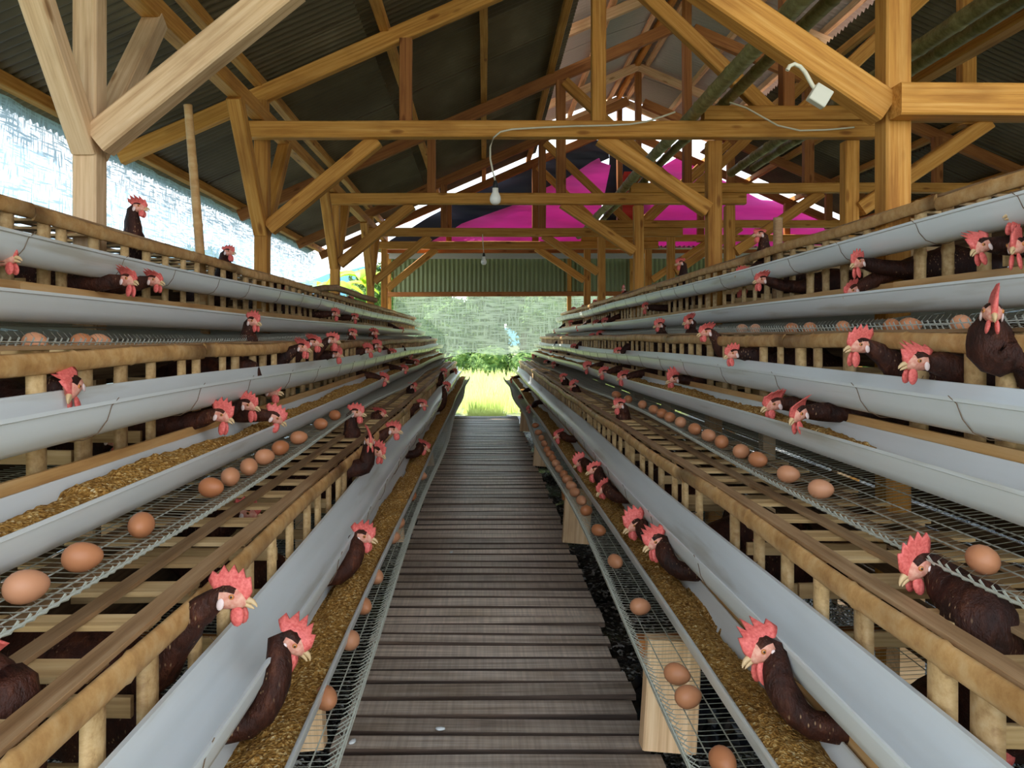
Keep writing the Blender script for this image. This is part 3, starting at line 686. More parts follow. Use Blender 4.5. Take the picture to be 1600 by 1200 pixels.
    if ti == 3:
        for yy in (1.79, 3.58, 5.7, 7.8):
            lx = 0.005 if s > 0 else 0.15
            o = beam('front_leg', L(lx, yy, DZ-Z+0.002), L(lx+0.02, yy+0.02, -0.100), 0.05, 0.13, M['timber_pale'], cage, up=(1, 0, 0))
            beam('bearer', L(lx-0.06, yy+0.05, -0.135), L(0.6, yy+0.05, -0.11), 0.05, 0.045, M['timber_dark'], cage)
    # welded wire floor that runs out into the egg tray
    tsx = d['ts']; td = d['td']; hk = {1: 0.7, 2: 0.5, 3: 0.9}[ti]; prof = [(0.55, -0.062), (0.30, -0.082+td*0.3), (0.10, -0.096+td*0.6), (-0.04+tsx, -0.108+td), (-0.075+tsx, -0.106+td), (-0.098+tsx, -0.108+0.02*hk+td), (-0.108+tsx, -0.108+0.05*hk+td), (-0.098+tsx, -0.108+0.066*hk+td)]
    mb = MB(); y = YA; r = 0.0014
    while y < YB:
        jx = R.uniform(-0.003, 0.003); vsr = []
        wv = 0.012*math.sin(1.7*y+ti)
        for i, (a, b) in enumerate(prof):
            k = max(0, (0.1-a))/0.2
            for q in range(3): vsr.append(L(a+r*math.cos(2.1*q)+wv*k, y+r*1.2*math.sin(2.1*q)+jx, b+r*math.cos(2.1*q+1)+wv*0.6*k))
        fsr = [(i*3+q, i*3+(q+1) % 3, i*3+3+(q+1) % 3, i*3+3+q) for i in range(len(prof)-1) for q in range(3)]
        mb.add(vsr, fsr); y += 0.019 if ti == 3 else 0.023
    ysl = [YA+0.3*i for i in range(int((YB-YA)/0.3)+1)]
    for (a, b) in [(0.5, -0.066), (0.42, -0.072), (0.34, -0.079), (0.26, -0.085), (0.18, -0.09), (0.11, -0.095+td*0.6), (0.05, -0.1+td*0.7), (0.0+tsx, -0.104+td*0.85), (-0.05+tsx, -0.108+td), (-0.09+tsx, -0.098+td), (-0.107+tsx, -0.108+0.04*hk+td)]:
        k = max(0, (0.1-a))/0.2
        mb.tube([L(a+0.012*math.sin(1.7*q+ti)*k, q, b-0.002+0.0072*math.sin(1.7*q+ti)*k) for q in ysl], 0.0015, 3, False)
    o = mb.obj('wire_floor', M['wire'], cage); o['kind'] = 'stuff'; o['label'] = 'grey welded wire floor curling up as an egg tray'

    # feed trough and its bamboo board
    dt = d['tr']
    tg = thing('feed_trough', 'white plastic feed trough along the %s cage tier of the %s row' % (TN[ti], ROW[sd]), 'trough', (s*X, YA-0.05, Z+dt), 'white feed troughs')
    outer = [(0.0, 0.0), (-0.004, 0.001), (-0.004, -0.006), (0.0, -0.008), (0.006, -0.040), (0.022, -0.060), (0.048, -0.068), (0.080, -0.066), (0.104, -0.052), (0.116, -0.030), (0.120, 0.012)]
    inner = [(0.117, 0.012), (0.112, -0.028), (0.101, -0.048), (0.080, -0.062), (0.048, -0.064), (0.025, -0.056), (0.010, -0.038), (0.004, -0.004)]
    def wob(amp, ph): return lambda q: (amp*math.sin(1.9*q+ph), amp*1.1*math.sin(1.3*q+2*ph))
    ys = [0.3*i for i in range(int((YB-YA)/0.3)+2)]
    mb = MB(); pr = [(s*a, b) for a, b in outer+inner]; mb.strip(pr if s > 0 else pr[::-1], ys, wob(0.004, ti+s)); smooth_body(mb.obj('trough_body', M['pvc'], tg))
    y = 0
    while y < YB-YA:
        ln = min(R.uniform(1.2, 2.2), YB-YA-y); wf = wob(0.004, ti+s)
        a, b = wf(y), wf(y+ln)
        beam('feed_board', (s*0.127+a[0], y, 0.012+a[1]), (s*0.127+b[0], y+ln, 0.012+b[1]), 0.009, 0.042, M['rail'], tg); y += ln+0.004
    # maize mash in the trough
    vs = []; fs = []; ny = int((YB-YA)/0.012); n = 11; wf = wob(0.004, ti+s)
    ph = R.uniform(0, 9)
    for j in range(ny+1):
        y = (YB-YA)*j/ny; wx, wz = wf(y); Yw = YA+y
        lvl = -0.012+0.007*math.sin(2.3*y+ph)+0.006*math.sin(6.1*y+2*ph)+0.003*math.sin(17*y)
        if sd == 'R' and ti == 2 and Yw < 1.75: lvl -= 0.034+0.012*math.sin(9*y)
        if sd == 'L' and ti == 2 and Yw < 1.35: lvl -= 0.014
        if sd == 'L' and ti == 3 and Yw < 0.85: lvl -= 0.01
        if sd == 'R' and ti == 1 or sd == 'L' and ti == 1: lvl -= 0.022
        if ti == 2: lvl += 0.010
        bc = (0.072 if ti == 2 else 0.05)+0.008*math.sin(3.1*y+ph)
        for i in range(n):
            u = i/(n-1); x = 0.007+0.105*u
            z = lvl-4.5*(x-bc)**2-(0.012 if x > 0.092 else 0)*(1+math.sin(11*y+ph))+R.uniform(-0.0028, 0.0028)
            if R.random() < 0.10: z += 0.0035
            for q in range(len(inner)-1):
                (xa, za), (xb, zb_) = inner[q+1], inner[q]
                if xa <= x <= xb: z = max(z, za+(zb_-za)*(x-xa)/(xb-xa)-0.0015)
            vs.append((s*x+wx, y, z+wz))
    for j in range(ny):
        for i in range(n-1):
            a = j*n+i; f = (a, a+1, a+n+1, a+n); fs.append(f if s > 0 else f[::-1])
    o = mesh_obj('maize_mash', vs, fs, M['feed'], None, False); o.location = (s*X, YA-0.05, Z+dt)
    tag(o, 'golden brown maize mash lying in the %s trough of the %s row' % (TN[ti], ROW[sd]), 'feed', None, 'stuff')
    # water gutter
    wz0 = d['wg']
    wg = thing('water_gutter', 'white plastic water gutter wired before the %s cage tier, %s row' % (TN[ti], ROW[sd]), 'gutter', (s*(X+0.06), YA-0.08, Z+0.125+wz0), 'white water gutters')
    outer = [(0.0, 0.0), (-0.005, 0.001), (-0.005, -0.006), (0.0, -0.008), (0.003, -0.034), (0.014, -0.056), (0.034, -0.067), (0.060, -0.067), (0.080, -0.056), (0.090, -0.034), (0.093, 0.012), (0.098, 0.013), (0.098, 0.019)]
    inner = [(0.090, 0.019), (0.087, -0.032), (0.077, -0.052), (0.059, -0.063), (0.036, -0.063), (0.017, -0.052), (0.007, -0.032), (0.004, -0.004)]
    mb = MB(); pr = [(s*a, b) for a, b in outer+inner]; mb.strip(pr if s > 0 else pr[::-1], ys, wob(0.006, ti*2+s)); smooth_body(mb.obj('gutter_body', M['pvc'], wg))
    y = 0.3+R.uniform(0, 0.3); wf = wob(0.006, ti*2+s)
    while y < YB-YA:
        wx, wz = wf(y); mb = MB()
        mb.tube([(s*0.102, y-0.01, 0.021)]+[(s*(0.0465+(a-0.0465)*1.04)+wx, y+0.012*k, b*1.04-0.001+wz) for k, (a, b) in enumerate(outer[10:2:-1])]+[(s*-0.007+wx, y+0.1, 0.004+wz)], 0.0010, 4)
        mb.obj('wire_tie', M['rust_wire'], wg); y += R.uniform(0.36, 0.5)

# ------------------------------------------------------------------ hens
cv = [(-0.030, 0.017), (-0.026, 0.018), (-0.020, 0.019), (-0.013, 0.020), (-0.006, 0.0205), (0.001, 0.0205), (0.008, 0.019), (0.014, 0.017), (0.020, 0.013), (0.026, 0.008), (0.031, 0.002)]
ct = [(-0.046, 0.030), (-0.040, 0.047), (-0.028, 0.041), (-0.020, 0.059), (-0.009, 0.045), (-0.001, 0.061), (0.009, 0.044), (0.017, 0.055), (0.024, 0.037), (0.033, 0.040), (0.038, 0.012)]
def comb_mesh(bend, low):
    vs = []; fs = []
    for i in range(len(cv)):
        b, t = Vector((cv[i][0], 0, cv[i][1]-0.006)), Vector((ct[i][0], 0, ct[i][1]*low))
        for f, th in ((0, 0.0052), (0.45, 0.0045), (0.8, 0.003), (1.0, 0.0012)):
            p = b.lerp(t, f); h = p.z-0.016; y = bend*max(0, h)**2*26
            vs += [(p.x, y-th, p.z-abs(bend)*max(0, h)*0.2), (p.x, y+th, p.z-abs(bend)*max(0, h)*0.2)]
    n = len(cv)
    for i in range(n-1):
        for k in range(3):
            a = i*8+k*2; b = a+8
            fs += [(a, b, b+2, a+2), (a+1, a+3, b+3, b+1)]
        a = i*8+6; fs.append((a, a+8, a+9, a+1))
    fs += [(0, 2, 3, 1), (2, 4, 5, 3), (4, 6, 7, 5)]
    e = (n-1)*8; fs += [(e, e+1, e+3, e+2), (e+2, e+3, e+5, e+4), (e+4, e+5, e+7, e+6)]
    return part_mesh('comb', vs, fs, M['comb'])
COMBS = [comb_mesh(0.1, 1.0), comb_mesh(-0.9, 0.92), comb_mesh(0.8, 0.95), comb_mesh(0.3, 0.85), comb_mesh(-0.3, 1.05)]
def ell(name, m, sx, sy, sz, n=9, k=7):
    vs, fs = lathe_mb([(max(0.02, math.sin(PI*i/(k-1))), -math.cos(PI*i/(k-1))) for i in range(k)], n)
    return part_mesh(name, [(a*sx, b*sy, c*sz*(1.0 if c < 0 else 0.9)) for a, b, c in vs], fs, m)
WATTLE = ell('wattle', M['comb'], 0.0125, 0.0042, 0.0195); LOBE = ell('earlobe', M['lobe'], 0.0075, 0.0032, 0.0115)
EYE = ell('eye', M['iris'], 0.0052, 0.0030, 0.0052, 10, 7); PUP = ell('pupil', M['pupil'], 0.0027, 0.0018, 0.0027, 8, 5)
def beak_mesh():
    mb = MB()
    mb.tube([(0.024, 0, -0.004), (0.034, 0, -0.0045), (0.044, 0, -0.0075), (0.052, 0, -0.0135), (0.0545, 0, -0.018)], [0.0085, 0.0072, 0.0055, 0.003, 0.0008], 8)
    mb.tube([(0.024, 0, -0.012), (0.034, 0, -0.015), (0.044, 0, -0.019), (0.049, 0, -0.022)], [0.0065, 0.0052, 0.003, 0.0008], 8)
    return part_mesh('beak', mb.v, mb.f, M['beak'])
BEAK = beak_mesh()
def catmull(pts, rad, n):
    out = []
    for i in range(len(pts)-1):
        p0 = pts[max(0, i-1)]; p1 = pts[i]; p2 = pts[i+1]; p3 = pts[min(len(pts)-1, i+2)]
        for k in range(n):
            t = k/n
            q = 0.5*((2*p1)+(p2-p0)*t+(2*p0-5*p1+4*p2-p3)*t*t+(3*p1-p0-3*p2+p3)*t**3)
            out.append((q, rad[i]+(rad[i+1]-rad[i])*(3*t*t-2*t**3)))
    out.append((pts[-1], rad[-1])); return out
NR = 12
def hen_body(head, path, root):
    """one skin from the beak base over head, neck and breast to the tail; head: 4x4 frame, path: [(centre, radius)] from the nape on"""
    vs = []; mi = []; rings = []
    H = [(0.031, 0.0075, 0.008, -0.006), (0.023, 0.0125, 0.0145, -0.005), (0.012, 0.0170, 0.0195, -0.002), (-0.002, 0.0195, 0.0225, 0.0), (-0.016, 0.0200, 0.0225, -0.001)]
    for x, ry, rz, z0 in H:
        rings.append([head @ Vector((x, ry*math.sin(2*PI*k/NR), z0+rz*math.cos(2*PI*k/NR))) for k in range(NR)])
    t = -(head.to_3x3() @ Vector((1, 0, 0))); u = head.to_3x3() @ Vector((0, 0, 1)); sdv = head.to_3x3() @ Vector((0, 1, 0))
    for i, (p, r) in enumerate(path):
        nx_ = path[min(i+1, len(path)-1)][0]; pv = path[max(i-1, 0)][0]
        t2 = (nx_-pv).normalized()
        q = t.rotation_difference(t2); u = (q @ u).normalized(); sdv = (q @ sdv).normalized(); t = t2
        ring = []
        for k in range(NR):
            a = 2*PI*k/NR; rr = r*(1+(R.uniform(-0.07, 0.07) if i > 1 else 0))
            ring.append(p+sdv*math.sin(a)*rr*0.92+u*math.cos(a)*rr)
        rings.append(ring)
    for rg in rings: vs += [v-root for v in rg]
    fs = []
    for i in range(len(rings)-1):
        for k in range(NR):
            fs.append((i*NR+k, i*NR+(k+1) % NR, (i+1)*NR+(k+1) % NR, (i+1)*NR+k))
            cap = k in (0, 1, NR-1, NR-2)
            mi.append(1 if (i < 4 and not (cap and i >= 2)) else 0)
    fs += [tuple(reversed(range(NR))), tuple(range((len(rings)-1)*NR, len(rings)*NR))]; mi += [1, 0]
    fs = [f[::-1] for f in fs]
    return vs, fs, mi
def build_hen(h, label, group=None):
    d = TI[(h['side'], h['tier'])]; s = h['s']; P = h['P']; md = h['mode']
    ya, pi_ = math.radians(h['yaw']), math.radians(h['pitch'])
    fw = Vector((-s*math.cos(ya)*math.cos(pi_), -math.sin(ya)*math.cos(pi_), -math.sin(pi_))).normalized()
    side = Vector((0, 0, 1)).cross(fw).normalized(); up = fw.cross(side)
    roll = Matrix.Rotation(R.uniform(-0.12, 0.12), 3, 'X')
    m3 = Matrix((fw, side, up)).transposed() @ roll
    S = R.uniform(0.80, 0.90)
    head = Matrix.Translation(P) @ (m3 @ Matrix.Scale(S, 3)).to_4x4()
    hf = Vector((-s, 0, 0))                                        # out of the cage
    xs = s*(d['X']+XS); zt = d['Z']+RT0+d['rt']
    nape = P+head.to_3x3() @ Vector((-0.030, 0, -0.006))
    if md in 'ULP':
        zq = min(max(P.z-0.045, d['Z']+0.162), zt-0.045) if md == 'U' else d['Z']+0.034
        Q = Vector((xs, P.y+0.005, zq))
        mid = nape.lerp(Q, 0.55)+Vector((0, 0, 0.004 if md == 'U' else -0.003))
        pts = [nape, mid if md == 'U' else Vector((nape.x*0.6+xs*0.4, nape.y+0.003, min(nape.z*0.55+Q.z*0.45, d['Z']+0.046))), Q, Q-hf*0.06+Vector((0, 0.01, -0.01)), Q-hf*0.15+Vector((0, 0.03, -0.005)), Q-hf*0.25+Vector((0, 0.05, 0.0)), Q-hf*0.32+Vector((0, 0.06, 0.03)), Q-hf*0.355+Vector((0, 0.06, 0.06))]
        for p in pts[3:]: p.z = min(max(p.z, d['Z']+0.04), zt-0.11)
        rad = [0.0180, 0.026 if md == 'U' else 0.0245, 0.032 if md == 'U' else 0.027, 0.048, 0.076, 0.070, 0.040, 0.012]
        big = 1.45 if h['words'] and 'large' in h['words'] else 1.0
        if md == 'U' and P.z-zq > 0.07:                            # head held high in front of the rail
            pts[1:2] = [Vector((nape.x+s*0.006, nape.y+0.01, nape.z-(nape.z-zq)*0.45)), Vector((nape.x+s*0.018, nape.y+0.01, zq+0.012))]
            rad[1:2] = [0.027*big, 0.033*big]
        elif md in 'LP' and h['tier'] == 3:                        # neck runs along the trough, then back under the gutter
            for p in pts[2:]: p.y -= 0.095
            pts[1:2] = [Vector((s*(d['X']+0.044), P.y-0.034, d['Z']+0.042+0.42*(P.z-d['Z']-0.042))), Vector((s*(d['X']+0.080), P.y-0.068, d['Z']+0.026))]
            rad[1:2] = [0.0255, 0.023]; rad[3] = 0.023
        if (P.x-xs)*s > -0.05 and md != 'U': pts[1] = nape.lerp(Q, 0.5)
    elif md == 'T':
        Q = Vector((P.x+s*0.03+(0.0), P.y-0.012*math.sin(ya)+0.0, zt))
        Q.x = s*(d['X']+XS+0.068)
        dz = max(0.03, P.z-zt)
        mid = Vector((nape.x*0.6+Q.x*0.4, nape.y*0.6+Q.y*0.4, zt+dz*0.45))
        pts = [nape, mid, Q+Vector((0, 0, 0.012)), Q+Vector((s*0.01, 0.01, -0.06)), Q+Vector((s*0.06, 0.03, -0.13)), Q+Vector((s*0.14, 0.06, -0.15)), Q+Vector((s*0.21, 0.08, -0.11)), Q+Vector((s*0.24, 0.08, -0.07))]
        big = 1.3 if h['words'] and 'large' in h['words'] else 1.0
        rad = [0.0180, 0.030*big, 0.038*big, 0.050, 0.080, 0.078, 0.04, 0.012]
        if h['words'] and 'very large' in h['words']:
            for k in range(1, 8): pts[k] = pts[k]+Vector((0.02, -0.085 if k > 1 else -0.04, 0))
        if nape.z < zt+0.02: pts[1] = nape.lerp(pts[2], 0.5)
    else:                                                          # inside the cage, behind the slats
        b = P-hf*0.05
        pts = [nape, nape-hf*0.02+Vector((0, 0.01, -0.02)), nape-hf*0.05+Vector((0, 0.02, -0.04)), nape-hf*0.08+Vector((0, 0.03, -0.05)), nape-hf*0.11+Vector((0, 0.07, -0.05)), nape-hf*0.12+Vector((0, 0.14, -0.04)), nape-hf*0.12+Vector((0, 0.19, -0.02))]
        rad = [0.0180, 0.026, 0.036, 0.052, 0.074, 0.06, 0.015]
        for p in pts[3:]: p.z = min(max(p.z, d['Z']+0.0), zt-0.09)
    path = catmull(pts, rad, 3)
    root = Vector((pts[-3].x, pts[-3].y, d['Z']-0.085))
    vs, fs, mi = hen_body(head, path, root)
    t = thing('hen', label, 'hen', root, group)
    mesh_obj('body', vs, fs, None, t, True, [M['feather'], M['skin']], mi)
    hl = Matrix.Translation(-root) @ head
    def put(me, name, off=(0, 0, 0), rot=(0, 0, 0), sc_=(1, 1, 1), parent=t, base=hl):
        o = bpy.data.objects.new(name, me); link(o, parent)
        o.matrix_local = base @ Matrix.LocRotScale(Vector(off), Euler(rot), Vector(sc_)); return o
    cs = R.uniform(0.88, 1.08)
    wd = h['words'] or ''; ci = R.randrange(5); ci = 0 if ('upright' in wd or 'pointed' in wd) else 1 if 'drooping' in wd else ci
    put(COMBS[ci], 'comb', (0, 0, 0), (0, 0, 0), (1.05, 1.2, cs)); put(BEAK, 'beak', (0.003, 0, 0), (0, 0, 0), (0.88, 0.88, 0.88))
    ws = R.uniform(0.9, 1.25)
    for k in (-1, 1):
        put(WATTLE, 'wattle', (0.017, k*0.0085, -0.031*ws), (k*0.12, -0.15, 0), (1.1, 1.2, ws))
        put(LOBE, 'earlobe', (-0.011, k*0.0195, -0.010), (0, 0.2, 0))
        e = put(EYE, 'eye', (0.0085, k*0.0172, 0.0035), (0, 0, -k*0.25))
        put(PUP, 'pupil', (0, k*0.0019, 0), parent=e, base=Matrix.Identity(4))
    return t
count = {}
for h in sorted(hens, key=lambda q: q['P'].y):
    if h['words']: lab = h['words']; grp = None
    else:
        k = (h['side'], h['tier'], 'T' if h['mode'] == 'T' else 'F'); count[k] = count.get(k, 0)+1
        if k[2] == 'T': lab = '%s small distant hen above the %s cage lattice, %s row' % (nth(count[k]-1), TN[h['tier']], ROW[h['side']])
        else: lab = '%s small distant hen leaning out of the %s slats, %s row' % (nth(count[k]-1), TN[h['tier']], ROW[h['side']])
        grp = 'hens far along the cages'
    build_hen(h, lab, grp or 'brown laying hens in the cages')

# ------------------------------------------------------------------ eggs on the wire trays
def egg_mesh():
    prof = []
    for i in range(11):
        a = PI*i/10; z = -math.cos(a); r = math.sin(a)*(1-0.13*z)
        prof.append((max(0.0008, r*0.0218), z*0.0282))
    vs, fs = lathe_mb(prof, 16); return part_mesh('egg', vs, fs, M['egg'])
EGG = egg_mesh()
EG = {('R', 3): [(1138, 1177), (1080, 1092), (1060, 1050), (1000, 953), (960, 882), (932, 839), (914, 817), (905, 800), (897, 786), (891, 774), (885, 763), (880, 752), (875, 742), (870, 732), (865, 723), (861, 714), (857, 706), (852, 697), (847, 687), (842, 676), (836, 664)],
      ('L', 3): [(507, 1090), (547, 1000), (570, 958), (590, 916), (617, 845), (627, 822), (646, 778), (660, 745)],
      ('L', 2): [(35, 905), (122, 862), (215, 812), (325, 755), (355, 738), (383, 722), (412, 708), (437, 696), (465, 683), (502, 669), (526, 655)],
      ('R', 2): [(1540, 866), (1290, 763), (1238, 740), (1188, 721), (1160, 708), (1127, 690), (1107, 680), (1085, 672), (1062, 664), (1045, 658), (1032, 651), (1019, 645), (1000, 637), (980, 629), (962, 621)],
      ('L', 1): [(52, 527), (128, 531), (150, 533)],
      ('R', 1): [(1506, 494), (1428, 505), (1398, 508), (1322, 508), (1268, 512), (1240, 513), (1180, 517), (1160, 518)]}
for (sd, ti), lst in EG.items():
    d = TI[(sd, ti)]; s = SGN[sd]; xe = d['X']-0.042+d['ts']
    ys = sorted(F*xe/abs(a-CX) for a, b in lst)
    last = -9
    for i, y in enumerate(ys):
        y = max(y, last+0.047); last = y
        wv = 0.012*math.sin(1.7*y+ti)*max(0, 0.142-d['ts'])/0.2
        o = bpy.data.objects.new('egg', EGG); link(o)
        o.location = (s*(xe+wv+R.uniform(-0.002, 0.004)), y, d['Z']-0.107+d['td']+0.0235+wv*0.6)
        o.rotation_euler = (PI/2+R.uniform(-0.1, 0.1), 0, R.uniform(0, PI)) if not (sd == 'R' and ti == 3 and i == 0) else (PI/2, 0, 0.1)
        tag(o, 'brown egg, %s from the camera on the %s wire tray, %s row' % (nth(i), TN[ti], ROW[sd]), 'egg', 'brown eggs on the %s tray, %s row' % (TN[ti], ROW[sd]))

# ------------------------------------------------------------------ loose poles, bulbs, wiring and small things
def bamboo(name, p0, p1, r, m, label, cat='pole', taper=0.85, grp=None):
    p0, p1 = Vector(p0), Vector(p1); Ln = (p1-p0).length; pts = []; rad = []
    n = int(Ln/0.28)+1
    for i in range(n+1):
        for e, g in ((-0.012, 1.0), (0, 1.1), (0.012, 1.0)):
            f = (i*Ln/n+e)/Ln
            if 0 <= f <= 1: pts.append(p0.lerp(p1, f)+Vector((0.006*math.sin(3*f*Ln), 0, 0.006*math.sin(2.2*f*Ln+1)))); rad.append(r*g*(1-(1-taper)*f))
    mb = MB(); mb.tube([p-p0 for p in pts], rad, 10); o = mb.obj(name, m, None, True); o.location = p0
    return tag(o, label, cat, grp)
g1 = 'green bamboo poles stored across the tie beams'
bamboo('bamboo_pole', (1.235, 2.3, 1.318), (1.235, 9.6, 1.318), 0.040, M['pole'], 'thick green bamboo pole over the aisle edge, first of three lying together', grp=g1)
bamboo('bamboo_pole', (1.335, 2.2, 1.412), (1.33, 9.4, 1.41), 0.036, M['pole'], 'green bamboo pole lying in the middle of the bundle of three', grp=g1)
bamboo('bamboo_pole', (1.45, 2.25, 1.408), (1.42, 9.3, 1.405), 0.034, M['pole'], 'green bamboo pole on the post side of the bundle of three', grp=g1)
g2 = 'green bamboo poles above the second post line'
bamboo('bamboo_pole', (2.12, 2.2, 1.412), (2.12, 6.3, 1.412), 0.042, M['pole'], 'bamboo pole of the shorter pair, on the bundle side', grp=g2)
bamboo('bamboo_pole', (2.24, 2.2, 1.408), (2.24, 6.1, 1.408), 0.038, M['pole'], 'bamboo pole of the shorter pair, on the outer side', grp=g2)
tag(beam('stored_timber', (2.36, 2.1, 1.42), (2.36, 4.0, 1.42), 0.085, 0.10, M['timber'], None), 'thick amber timber resting across ties beside the shorter bamboo pair', 'timber')
bamboo('leaning_pole', (-1.225, 3.28, -0.30), (-1.29, 3.22, 1.02), 0.022, M['rail'], 'thin bare pole rising alone behind the top rail before the netting', taper=0.8)
bamboo('stub_pole', (1.385, 3.48, 0.1), (1.385, 3.48, 0.56), 0.024, M['bamboo_brown'], 'short grey stub of pole beside the black-necked hen')
bamboo('stub_pole', (-1.24, 5.2, 0.0), (-1.24, 5.2, 0.36), 0.024, M['bamboo_brown'], 'short stub of pole behind the top rail near the bent branch')
mb = MB(); mb.tube([px(478, 455, 5.0), px(505, 450, 5.3), px(525, 450, 5.7), px(545, 456, 6.2), px(566, 464, 6.8), px(586, 469, 7.4)], [0.02, 0.024, 0.026, 0.026, 0.027, 0.028], 9)
tag(mb.obj('bent_branch', M['bamboo_brown'], None, True), 'curved bare branch tied across the posts above the top rail', 'branch')
def bulb(pos, top, label, wire):
    t = thing('light_bulb', label, 'light bulb', pos)
    vs, fs = lathe_mb([(0.004, -0.052), (0.018, -0.049), (0.029, -0.038), (0.033, -0.022), (0.031, -0.006), (0.024, 0.010), (0.018, 0.022), (0.017, 0.045)], 16)
    mesh_obj('globe', vs, fs, M['bulb'], t, True)
    vs, fs = lathe_mb([(0.014, 0.044), (0.016, 0.05), (0.014, 0.075), (0.006, 0.09)], 12); mesh_obj('socket', vs, fs, M['dark'], t, True)
    mb = MB(); mb.tube([Vector(p)-Vector(pos) for p in wire], 0.0055, 6); mb.obj('cord', M['cable'], t, True)
yb = 4.28; b0 = px(774, 306, yb)
bulb(tuple(b0), None, 'white bulb dangling on a long curved cord from the tie beam', [tuple(b0+Vector((0, 0, 0.085)))]+[tuple(px(a, b, yb)) for a, b in ((770, 268), (766, 248), (766, 230), (771, 215), (782, 206), (800, 202), (850, 199), (900, 197), (950, 196), (985, 194), (1010, 190), (1035, 182), (1055, 175))])
yb = 8.5; b0 = px(756, 407, yb)
bulb(tuple(b0), None, 'tiny pale bulb far along the aisle before the corrugated apron', [tuple(b0+Vector((0, 0, 0.085))), tuple(px(755, 385, yb)), tuple(px(754, 372, yb)), tuple(px(754, 366, yb))])
# junction box with its cable on the first transverse brace
Yj = 2.36; t = thing('junction_box', 'cream junction box with looped cable on the big brace', 'junction box', tuple(px(1281, 150, Yj)))
mb = MB(); mb.box(-0.030, 0.030, -0.014, 0.016, -0.030, 0.030); o = mb.obj('cover', M['box'], t); o.rotation_euler = (0, 0.55, 0)
bv = o.modifiers.new('bevel', 'BEVEL'); bv.width = 0.004; bv.segments = 2
mb = MB(); q = px(1281, 150, Yj); mb.tube([px(a, b, Yj)-q for a, b in ((1230, 110), (1234, 103), (1241, 100), (1250, 104), (1258, 113), (1264, 124), (1269, 133), (1276, 142))], 0.0068, 7); mb.obj('cable_loop', M['cable'], t, True)
mb = MB(); mb.tube([px(a, b, 4.27) for a, b in ((1140, 160), (1165, 168), (1190, 182), (1215, 196), (1250, 204), (1290, 203), (1335, 199))], 0.005, 6)
tag(mb.obj('cable', M['cable'], None, True), 'cream cable sagging along the tie beam beneath the junction box', 'cable')
# droppings on the planks
for (a, b, lab) in ((705, 864, 'small white dropping high on the dark planks'), (688, 1141, 'small pale dropping in the joint between two planks'), (551, 1161, 'white curved dropping by the wire tray edge')):
    Yd = F*(-DZ)/(b-CY); mb = MB(); p = px(a, b, Yd)
    vs, fs = lathe_mb([(0.002, -0.002), (0.010, 0.0), (0.009, 0.003), (0.002, 0.005)], 9)
    mb.add([(x*1.3+0.002*math.sin(9*y_*100), y_*0.8, z) for x, y_, z in vs], fs); o = mb.obj('dropping', M['dropping'], None, True); o.location = (p.x, p.y, DZ+0.003); o.rotation_euler = (0, 0, a)
    tag(o, lab, 'dropping')
mb = MB()                                                       # crumpled black sheet under the trays
for sx in (0,):
    vs = []; fs = []; n = 14
    for i in range(n+1):
        for k in range(n+1):
            vs.append((0.38+0.45*k/n, 2.15+0.45*i/n, GZ+0.12+0.04*R.random()))
    for i in range(n):
        for k in range(n): a = i*(n+1)+k; fs.append((a, a+1, a+n+2, a+n+1))
tag(mesh_obj('plastic_sheet', vs, fs, M['plastic_black'], None, False), 'crumpled shiny black plastic beside the walkway edge', 'plastic sheet')

# ------------------------------------------------------------------ outside
def blob(mb, c, r, seed, sq=0.9):
    rr = random.Random(seed); n1, n2 = 9, 14; vs = []; fs = []
    for i in range(n1+1):
        for k in range(n2):
            th = PI*i/n1; ph_ = 2*PI*k/n2; q = r*(1+rr.uniform(-0.16, 0.16))
            vs.append((c[0]+q*math.sin(th)*math.cos(ph_), c[1]+q*math.sin(th)*math.sin(ph_), c[2]+q*sq*math.cos(th)))
    for i in range(n1):
        for k in range(n2): fs.append((i*n2+k, i*n2+(k+1) % n2, (i+1)*n2+(k+1) % n2, (i+1)*n2+k))
    mb.add(vs, fs)
def leafy(mb, c, r, n, seed, size):
    rr = random.Random(seed)
    for _ in range(n):
        v = Vector((rr.gauss(0, 1), rr.gauss(0, 1), rr.gauss(0, 1))).normalized()*r*rr.uniform(0.75, 1.12)
        p = Vector(c)+Vector((v.x, v.y, v.z*0.85)); a = Vector((rr.uniform(-1, 1), rr.uniform(-1, 1), rr.uniform(-1, 1))).normalized(); b = a.orthogonal().normalized()
        l = size*rr.uniform(0.6, 1.3); mb.add([p-a*l, p+b*l*0.4, p+a*l, p-b*l*0.4], [(0, 1, 2, 3)])
TREES = [(-14.0, 33, 5.5, 'broad tree beyond the field by the netting corner'), (-4.6, 38, 6.0, 'tall rounded tree beyond the field behind the hanging net'), (2.2, 42, 6.4, 'lower tree directly beyond the end of the walkway'), (4.6, 35, 6.0, 'bushy tree beyond the field behind the cage row end'), (9.0, 40, 7.0, 'large tree far beyond the last roof post'), (14.5, 38, 6.5, 'outermost tree far beyond the bamboo-pole row'), (-2.3, 44, 3.4, 'low bushy tree standing before the small house'), (-0.2, 47, 4.4, 'low round tree half covering the red roof'), (-3.4, 50, 6.8, 'dark tree far behind the netting near the banana plants'), (4.6, 46, 6.5, 'tree far behind, between walkway end and bushy tree'), (0.4, 66, 8.5, 'tall far tree rising behind the red-roofed house')]
